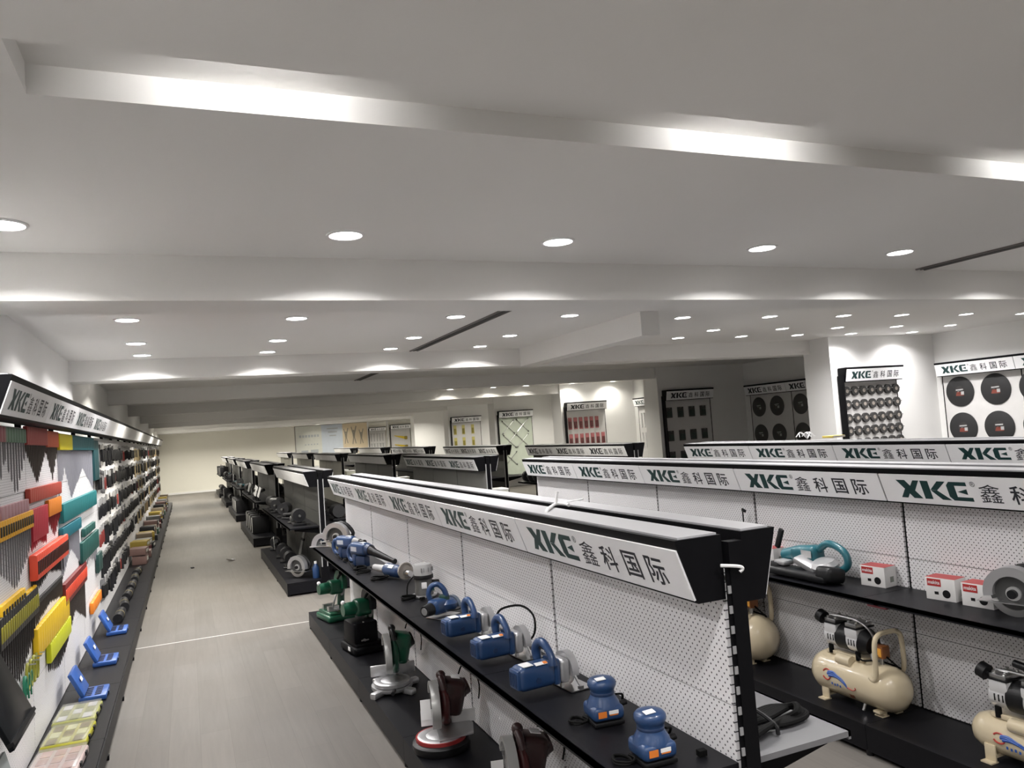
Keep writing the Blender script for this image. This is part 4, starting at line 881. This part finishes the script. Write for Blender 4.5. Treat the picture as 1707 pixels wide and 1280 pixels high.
def compressor(pos, rz, label, grip=False, L=.70, r=.135):
    t = thing('air_compressor', label, 'compressor', pos, rz, 'cream air compressors')
    zc = .022+r
    prof = [(0, -L/2), (r*.45, -L/2+.012), (r*.8, -L/2+.045), (r*.97, -L/2+.09), (r, -L/2+.12), (r, L/2-.12), (r*.97, L/2-.09), (r*.8, L/2-.045), (r*.45, L/2-.012), (0, L/2)]
    tank = obj('tank', MB().lathe(prof, T(0, 0, zc) @ RX(PI/2), seg=40), CREAM, t)
    for s in (-1, 1):
        f = MB()
        for x in ((-.10, .10) if s > 0 else (-.05, .05)): f.box((x, s*(L/2-.15), .045), (.012, .06, .09), 0, None, .004).box((x*1.15, s*(L/2-.15), .004), (.055, .06, .007))
        f.box((0, s*(L/2-.15), .030), (.20, .05, .012)); obj('foot', f, CREAM, t)
    obj('drain_valve', MB().cyl((-.08, -.10, zc-r+.025), (-.10, -.10, zc-r-.012), .009, seg=8), STEEL, t)
    # emblem on the shoulder of the tank: red ring and blue streaks
    e = MB()
    def on(y, a): return (-(r+.0015)*math.cos(a), y, zc+(r+.0015)*math.sin(a))
    a0 = .12
    e.tube([on(.145+.032*math.cos(q), a0+.24*math.sin(q)) for q in [.5+5.3*k/14 for k in range(15)]], .0045, 0, 6, 2)
    for dy, da, k2 in ((0, .06, 1.0), (-.012, -.02, .9), (-.004, .13, .75)):
        e.tube([on(.135+dy, a0+da), on(.10+dy, a0+da+.05), on(.06+dy, a0+da*.6), on(.02+dy*k2, a0-.14+da), on(-.02*k2, a0-.34+da)], lambda u: .0085*(1-u)+.0015, 1, 6, 3)
    e.tube([on(-.02, a0-.30), on(-.06, a0-.36), on(-.085, a0-.26), on(-.08, a0-.2)], .003, 0, 6, 3)
    for k in range(4): e.box(on(.105-.022*k, a0-.34-.03*(k % 2)), (.003, .009, .014), 1)
    obj('emblem', e, [mat('emblem_red', (.45, .05, .04), .4), mat('emblem_blue', (.02, .09, .38), .4)], tank)
    obj('rust_patch', MB().prism([(-.02, -.012), (.0, -.02), (.022, -.012), (.012, .004), (.016, .016), (-.006, .012), (-.024, .016)], 0, .002, T(*on(-.03, -.62)) @ RZ(PI/2) @ RX(PI/2-.62)), COPPER, tank)
    # motor with two heads
    mz = zc+r+.115; yo = .06
    obj('saddle', MB().box((0, yo, zc+r+.005), (.11, .30, .025), 0, None, .004).cyl((-.075, yo+.03, zc+r*.9), (-.075, yo-.08, zc+r*.9), .035, .035, seg=14), CREAM, t)
    for s in (-1, 1):
        y = yo+s*.085
        b = MB().cyl((0, y-.05, mz), (0, y+.05, mz), .078, seg=24).box((0, y, mz+.045), (.15, .10, .07), 0, None, .008)
        h = obj('pump_head', b, mat('pump_silver', (.78, .78, .79), .33, .45), t)
        g = MB()
        for k in range(3): g.box((-.0775, y-.026+.022*k, mz-.005), (.004, .006, .035))
        obj('cooling_slots', g, DARKP, h)
        obj('head_gasket', B((0, y, mz+.084), (.156, .106, .006)), DARKP, h)
        b = MB().box((0, y, mz+.099), (.14, .09, .026), 0, None, .006)
        for dx in (-.05, .05):
            for dy in (-.03, .03): b.cyl((dx, y+dy, mz+.11), (dx, y+dy, mz+.122), .009, seg=6)
        obj('head_cap', b, STEEL, h)
    obj('motor_band', MB().cyl((0, yo-.045, mz), (0, yo+.045, mz), .082, seg=24), DARKP, t)
    obj('fan_cover', MB().cyl((0, yo-.135, mz), (0, yo-.19, mz-.01), .085, .06, seg=22), DARKP, t)
    obj('air_pipe', MB().tube([(-.03, yo+.11, mz+.125), (-.03, yo, mz+.13), (-.03, yo-.12, mz+.125), (-.02, yo-.2, mz+.07), (0, yo-.23, mz-.05)], .008, seg=8), STEEL, t)
    obj('air_filter', MB().cyl((-.05, yo+.15, mz+.10), (-.05, yo+.19, mz+.115), .042, .042, seg=18).cyl((-.05, yo+.12, mz+.09), (-.05, yo+.15, mz+.10), .015, seg=10), DARKP, t)
    for s in (-1, 1): obj('rubber_mount', MB().cyl((-.05, yo+s*.11, zc+r), (-.05, yo+s*.11, mz-.06), .016, seg=10), RUBBER, t)
    sw = obj('pressure_switch', MB().box((.0, -.185, mz-.035), (.065, .075, .075), 0, None, .006), mat('switch_brown', (.22, .075, .02), .45), t)
    obj('switch_plate', B((-.034, -.185, mz-.035), (.003, .06, .05)), mat('plate_orange', (.75, .36, .05), .4), sw)
    obj('switch_stem', MB().cyl((0, -.185, zc+r-.01), (0, -.185, mz-.07), .012, seg=10), STEEL, t)
    g = obj('gauge', MB().cyl((-.03, -.17, zc+r+.05), (-.05, -.172, zc+r+.05), .026, seg=18), STEEL, t); obj('gauge_dial', MB().cyl((-.05, -.172, zc+r+.05), (-.0515, -.172, zc+r+.05), .022, seg=18), STK, g)
    yh = -.235
    obj('handle', MB().tube([(-.105, yh+.05, zc+.075), (-.115, yh+.015, zc+.07), (-.115, yh-.005, zc+.11), (-.112, yh-.008, zc+.28), (-.08, yh-.01, zc+.335), (0, yh-.01, zc+.345), (.08, yh-.01, zc+.335), (.112, yh-.008, zc+.28), (.115, yh-.005, zc+.11), (.105, yh+.04, zc+.07)], .0155, seg=12), CREAM, t)
    if grip: obj('carry_grip', MB().cyl((-.06, .05, mz+.19), (-.06, -.10, mz+.17), .019, seg=14).cyl((-.06, -.10, mz+.17), (-.06, -.20, mz+.13), .012, seg=10).cyl((-.06, -.20, mz+.13), (-.05, -.21, zc+.1), .012, seg=10), [DARKP], t)
    w_ = MB().tube([(.0, -.22, mz-.06), (.04, -.27, mz-.12), (.02, -.30, zc+r+.0), (.06, -.24, zc+r-.01), (.02, -.15, zc+r+.01)], .0055, 0, 6); w_.tube([(-.06, yo-.1, mz-.07), (-.07, yo-.16, mz-.10), (-.03, -.17, zc+r+.03)], .0055, 0, 6)
    obj('power_cord', w_, RUBBER, t)
    return t
compressor((3.40, 4.42, DKZ), 0, 'cream air compressor seen end on, half hidden behind the black post', r=.145)
compressor((3.365, 3.32, DKZ), 0, 'cream air compressor in the middle of the deck with full emblem and handle').scale = (.87, .87, .87)
compressor((3.365, 2.34, DKZ), 0, 'cream air compressor cut off by the right edge with black carry grip', True, r=.102).scale = (.87, .87, .87)
t = thing('hanging_tool', 'thin black hook tool leaning at the pegboard above the centre sign end', 'tool', (3.50, 4.36, SH), 0)
obj('rod', MB().cyl((0, 0, .01), (.0, 0, .34), .005, seg=8), DARKP, t); obj('head', MB().box((.0, -.012, .335), (.012, .04, .02), 0, (.3, 0, 0), .003), DARKP, t); obj('base', MB().lathe([(.03, 0), (.03, .008), (.006, .02), (0, .02)], seg=14), DARKP, t)
t = thing('red_clip', 'small dark red clip under the front edge of the right hand shelf', 'clip', (3.225, 3.02, .768))
obj('clip_body', B((0, 0, -.006), (.025, .12, .012), .004), mat('clip_red', (.10, .015, .02), .5), t); obj('clip_tab', B((-.012, 0, .004), (.004, .03, .016)), mat('clip_red', (.10, .015, .02), .5), t)
t = thing('yellow_notebook', 'yellow flat pack lying on top of the rear sign row', 'pack', (6.38, 6.35, 1.458), .1)
obj('cover', B((0, 0, .012), (.19, .14, .022), .003), mat('pack_mustard', (.62, .48, .10), .5), t); obj('pages', B((.004, 0, .012), (.185, .145, .014)), WPLAS, t)
t = thing('white_tie_bunch', 'bunch of curled white plastic ties on the rear sign row', 'ties', (6.14, 6.48, 1.458))
w_ = MB(); rd = random.Random(3)
for k in range(7):
    a = rd.uniform(0, 2*PI); w_.tube([(0, 0, .006), (.04*math.cos(a), .04*math.sin(a), .05), (.08*math.cos(a+.4), .08*math.sin(a+.4), .075), (.11*math.cos(a+.9), .11*math.sin(a+.9), .03)], .005, 0, 6)
obj('ties', w_, WPLAS, t)

# ---------------------------------------------------------------- cases on the base deck of the left wall unit
def open_case(pos, rz, label):
    t = thing('tool_case', label, 'tool case', pos, rz, 'open blue tool cases')
    obj('tray', MB().box((.09, 0, .018), (.17, .27, .034), 0, None, .008), BLUEC, t)
    g = MB()
    for r in range(2):
        for k in range(5): g.box((.06+.06*r, -.09+.045*k, .0362), (.04, .026, .003))
    obj('sockets', g, mat('socket_dark', (.03, .035, .06), .35, .6), t)
    l = obj('lid', MB().box((-.005, 0, .12), (.028, .27, .18), 0, (0, -.45, 0), .008), BLUEC, t)
    obj('badge', B((.013, 0, .135), (.002, .07, .028), rot=(0, -.45, 0)), STK, l)
    obj('latch', B((.178, 0, .018), (.01, .05, .016), .002), BLUEB, t)
    return t
for p, lab in (((-.765, 8.33, DKZ), 'open blue tool case on the black deck, farthest of three'), ((-.765, 7.20, DKZ), 'open blue tool case on the black deck, middle of three'), ((-.755, 6.25, DKZ), 'open blue tool case on the black deck, nearest, beside the yellow cases')):
    open_case(p, .0, lab)
def clear_case(pos, rz, label, rim, fill, sz=(.24, .36, .05)):
    t = thing('organiser_case', label, 'tool case', pos, rz)
    obj('tray', MB().box((0, 0, sz[2]*.4), (sz[0], sz[1], sz[2]*.8), 0, None, .012, 3), rim, t)
    g = MB(); rd = random.Random(int(pos[1]*100))
    for k in range(9): g.box((-.07+.07*(k % 3), -.11+.11*(k//3), sz[2]*.82), (.05, .085, .006), k % 2)
    obj('bits', g, fill, t)
    obj('lid', MB().box((0, 0, sz[2]*.97), (sz[0]-.01, sz[1]-.01, .010), 0, None, .004), mat('case_clear', (.6, .6, .58), .15, 0, 0, trans=.5, alpha=.30), t)
    obj('latch', MB().box((sz[0]/2, .08, sz[2]*.55), (.012, .04, .02)).box((sz[0]/2, -.08, sz[2]*.55), (.012, .04, .02)), DARKP, t)
    return t
CY = mat('case_yellow', (.40, .38, .02), .4)
clear_case((-.715, 5.80, DKZ), -.04, 'clear lidded yellow green bit case right below the nearest blue case', mat('case_olive', (.36, .37, .12), .4), [LGREY, mat('bits_olive', (.20, .21, .10), .4)])
clear_case((-.715, 5.38, DKZ), -.05, 'bright yellow bit case with black latch between two clear cases', CY, [mat('bits_bronze', (.16, .13, .06), .4), mat('bits_pale', (.45, .45, .25), .4)])
clear_case((-.715, 4.93, DKZ), -.05, 'clear organiser case with pinkish contents, nearest on the deck', mat('case_pinkish', (.55, .44, .42), .3), [mat('bits_pink', (.50, .30, .27), .5), mat('bits_rose', (.40, .22, .20), .5)], (.25, .36, .06))
# tilted black screen near the left edge
t = thing('wall_screen', 'black screen tilted on the left wall, cut by the left edge', 'screen', (-.74, 4.18, .62))
obj('panel', MB().box((-.085, 0, .19), (.022, .50, .46), 0, (0, -.42, 0), .004), GLASSB, t)
obj('bracket', MB().box((-.10, 0, .12), (.05, .10, .10)), DARKP, t)
obj('bezel', B((.004, 0, .008), (.026, .504, .016), rot=(0, -.42, 0)), DARKP, t)
t = thing('grey_board', 'pale grey board leaning under the black screen at the left edge', 'board', (-.70, 3.95, DKZ))
obj('sheet', MB().box((-.05, 0, .20), (.012, .34, .40), 0, (0, -.25, 0)), mat('board_grey', (.33, .36, .36), .5), t); obj('edge', MB().box((.0, 0, .004), (.02, .34, .008)), GREY, t)

# ---------------------------------------------------------------- goods on the dark shelf units down the aisle
NAVY = mat('tool_navy', (.015, .025, .05), .4); STEELB = mat('worn_steel', (.16, .16, .155), .45, .8)
def far_drill(c):
    t = thing('power_drill', '', 'power tool')
    obj('body', MB().cyl((0, -.09, .17), (0, .07, .17), .034, .038, seg=12).box((0, .045, .09), (.04, .05, .13), 0, (.2, 0, 0), .01), c, t); obj('battery', B((0, .05, .02), (.07, .11, .04), .008), DARKP, t); obj('chuck', MB().cyl((0, -.15, .17), (0, -.09, .17), .012, .022, seg=10), STEELB, t); return t
def far_grinder(c):
    t = thing('angle_grinder', '', 'power tool')
    obj('body', MB().cyl((0, -.06, .06), (0, .16, .05), .034, .028, seg=12), c, t); obj('gear_head', MB().box((0, -.10, .055), (.06, .08, .07), 0, None, .015), STEELB, t); obj('disc', MB().lathe([(0, .0), (.062, .0), (.062, .004), (0, .004)], T(0, -.10, .012), seg=20), STEELB, t); obj('side_handle', MB().cyl((-.03, -.10, .06), (-.13, -.10, .07), .014, seg=10), DARKP, t); return t
def far_box(c, face):
    t = thing('boxed_machine', '', 'machine')
    obj('body', B((0, 0, .16), (.30, .20, .32), .01), c, t); obj('face_plate', B((-.152, .0, .16), (.006, .085, .28), .002), face, t); obj('top_handle', MB().tube([(0, -.07, .315), (0, -.06, .36), (0, .06, .36), (0, .07, .315)], .01, seg=8), DARKP, t); return t
def far_motor(c):
    t = thing('bench_motor', '', 'machine')
    obj('body', MB().cyl((0, -.10, .12), (0, .10, .12), .08, seg=16), c, t); obj('base', B((0, 0, .015), (.16, .22, .03), .005), DARKP, t); obj('stand', B((0, 0, .05), (.06, .12, .06)), DARKP, t); obj('shaft', MB().cyl((0, -.16, .12), (0, -.10, .12), .014, seg=10), STEELB, t); return t
def far_gun(c):
    t = thing('heat_gun', '', 'power tool')
    obj('body', MB().cyl((-.02, .08, .16), (-.02, -.10, .20), .035, .03, seg=12), DARKP, t); obj('grip', MB().tube([(-.02, .05, .16), (-.02, .09, .08), (-.02, .10, .02)], .018, seg=8), c, t); obj('stripe', MB().box((-.062, -.01, .16), (.006, .06, .20), 0, (.5, 0, 0)), STK, t); obj('foot', B((-.02, .10, .008), (.06, .07, .016)), DARKP, t); return t
PR = [far_drill(NAVY), far_grinder(DK), far_box(DK, mat('box_face', (.85, .84, .82), .5)), far_motor(DK), far_gun(DK), far_grinder(TEAL), far_drill(TEAL), far_motor(mat('motor_grey', (.035, .035, .036), .4))]
CAT = ['power drill', 'angle grinder', 'boxed machine', 'bench motor', 'heat gun', 'teal angle grinder', 'teal power drill', 'grey bench motor']
fu = set()
def put(k, x, y, z, rz, where):
    lab = '%s %s' % (CAT[k], where)
    if k in fu: o = copy_thing(PR[k], (x, y, z), rz)
    else: fu.add(k); o = PR[k]; o.location = (x, y, z); o.rotation_euler = (0, 0, rz)
    o['label'] = lab; o['group'] = lab
UN = ['nearest dark unit', 'second dark unit', 'third dark unit', 'fourth dark unit', 'last dark unit']
PLAN = {0: ('31131373', '133343'), 1: ('44444413', '222231'), 2: ('5575154', '222217'), 3: ('336373', '37323'), 4: ('22323', '33773')}
for u, y0 in enumerate(YS):
    up, lo = PLAN[u]
    for k, ch in enumerate(up): put(int(ch), 1.474-.235-.02*(k % 2), y0+.35+3.0*k/(len(up)-1), SH, random.uniform(-.5, .5) if ch != '2' else 0, 'on the upper shelf of the %s' % UN[u])
    for k, ch in enumerate(lo): put(int(ch), 1.474-.25, y0+.85+2.4*k/(len(lo)-1), DKZ, random.uniform(-.4, .4) if ch != '2' else 0, 'on the base of the %s' % UN[u])
silver_saw((1.19, 9.95, DKZ), .7, 'dull silver circular saw on the base of the nearest dark unit', .14)
t = thing('spray_bottle', 'blue bottle on the base of the nearest dark unit', 'bottle', (1.385, 9.80, DKZ))
obj('body', MB().lathe([(0, 0), (.04, 0), (.042, .02), (.042, .12), (.02, .16), (.015, .17), (0, .17)], seg=18), BLUE, t); obj('cap', MB().cyl((0, 0, .17), (0, 0, .20), .017, seg=12), STK, t)
for k in range(3):
    t = thing('chisel_bar', '%s steel bar leaning inside the base of the nearest dark unit' % ORD[k], 'bar', (1.28, 10.70+.055*k, DKZ), 0, 'leaning steel bars')
    obj('bar', MB().cyl((0, 0, 0), (.12, .02, .46), .012, seg=8), STEELB, t); obj('collar', MB().cyl((.09, .015, .35), (.10, .017, .38), .02, seg=8), DARKP, t)
# right hand side of these units and the middle row: things peeping through the gaps
for u, y0 in enumerate(YS):
    for k in range(5): put((7, 1, 3, 0, 7)[k], 1.474+.25, y0+.4+.65*k, SH, PI+random.uniform(-.4, .4), 'on the right hand shelf of the %s' % UN[u])
    for k in range(5): put((3, 7, 1, 7, 0)[k], 1.474+.26, y0+.4+.65*k, DKZ, PI+random.uniform(-.4, .4), 'on the right hand base of the %s' % UN[u])
def crate(pos, label, c):
    t = thing('storage_box', label, 'box', pos, random.uniform(-.1, .1), label)
    obj('body', B((0, 0, .09), (.24, .30, .18), .004), c, t); obj('lid', B((0, 0, .186), (.25, .31, .02), .004), WPLAS, t)
MN = ['nearest middle row unit', 'second middle row unit', 'third middle row unit', 'fourth middle row unit', 'last middle row unit']
for u, y0 in enumerate(YS):
    for k in range(3): crate((3.66+.24, y0+.35+1.0*k, SH), 'pale lidded box on the right hand shelf of the %s' % MN[u], (mat('crate_pale', (.52, .53, .46), .5), mat('crate_grey', (.32, .32, .31), .5))[k % 2])
BRN = mat('drum_brown', (.16, .075, .045), .5)
def drum(pos, label, c):
    t = thing('wheel_drum', label, 'wheel', pos, 0, label); obj('tyre', MB().lathe([(.03, -.04), (.085, -.045), (.10, -.03), (.10, .03), (.085, .045), (.03, .04)], T(0, 0, .10) @ RX(PI/2), seg=18), c, t); obj('hub', MB().cyl((0, -.05, .10), (0, .05, .10), .032, seg=12), GREY, t)
for k in range(9): drum((5.78, 11.3+.24*k, SH), 'dark wheel in a row on the shelf between the two nearest sign blocks', DARKP)
for k in range(8): drum((5.77, 11.3+.24*k, DKZ+.0), 'brown wheel in the row under the dark wheels', BRN)

# goods piled on the far part of the left wall deck
PILE = [mat('pile_rose', (.16, .095, .085), .5), mat('pile_maroon', (.10, .02, .025), .5), mat('pile_yellow', (.26, .19, .03), .5), DK, mat('pile_grey', (.16, .16, .155), .5), mat('pile_tan', (.2, .155, .10), .5), mat('pile_green', (.03, .08, .05), .5)]
PN = ['rosy', 'maroon', 'yellow', 'black', 'grey', 'tan', 'dark green']
def small_box(pos, rz, k, s):
    lab = '%s carton in the pile on the far deck under the left wall' % PN[k]
    t = thing('small_carton', lab, 'box', pos, rz, lab)
    obj('body', key(('sb', k, s), lambda: B((0, 0, s[2]/2), s, .004).mesh('body', PILE[k])), None, t); obj('label', key(('sl', s), lambda: B((s[0]/2+.001, 0, s[2]*.55), (.002, s[1]*.6, s[2]*.4)).mesh('label', mat('label_pale', (.55, .54, .5), .5))), None, t)
SZ = [(.20, .26, .14), (.16, .20, .20), (.24, .30, .10)]
y = 13.2; i = 0
while y < 27.6:
    k = (0, 4, 0, 1, 2, 3, 2, 4, 3, 5, 1, 6)[i % 12]; s = SZ[i % 3]
    small_box((-.72, y, DKZ), random.uniform(-.15, .15), k, s)
    if i % 3 != 2: small_box((-.74, y, DKZ+s[2]+.001), random.uniform(-.15, .15), (0, 2, 3, 4, 5)[i % 5], SZ[2])
    y += .42; i += 1
for k in range(6):
    t = thing('tool_roll', 'black tool roll on the unlit stretch of the left deck, %s from the blue cases' % ORD[k], 'tool roll', (-.70, 8.95+.62*k, DKZ), random.uniform(-.1, .1), 'black tool rolls')
    obj('roll', MB().cyl((0, -.2, .045), (0, .2, .045), .045, seg=14), DK, t); obj('strap', MB().cyl((0, -.015, .045), (0, .015, .045), .0475, seg=14), mat('strap_olive', (.12, .10, .05), .5), t)
# litter on the floor
t = thing('paper_scrap', 'crumpled scrap on the aisle floor, the larger of two', 'litter', (.58, 13.4, 0), .4)
obj('scrap', MB().box((0, 0, .012), (.16, .05, .02), 0, (.2, .3, .2), .004), mat('scrap_grey', (.16, .15, .14), .6), t); obj('flap', B((.05, .03, .012), (.06, .04, .012), rot=(0, .3, .5)), WPLAS, t)
t = thing('dark_scrap', 'tiny dark scrap on the aisle floor left of the larger one', 'litter', (.0, 13.1, 0), .1)
obj('scrap', MB().box((0, 0, .01), (.05, .04, .018), 0, (.2, .1, .2), .004), DK, t)
#@@NEXT
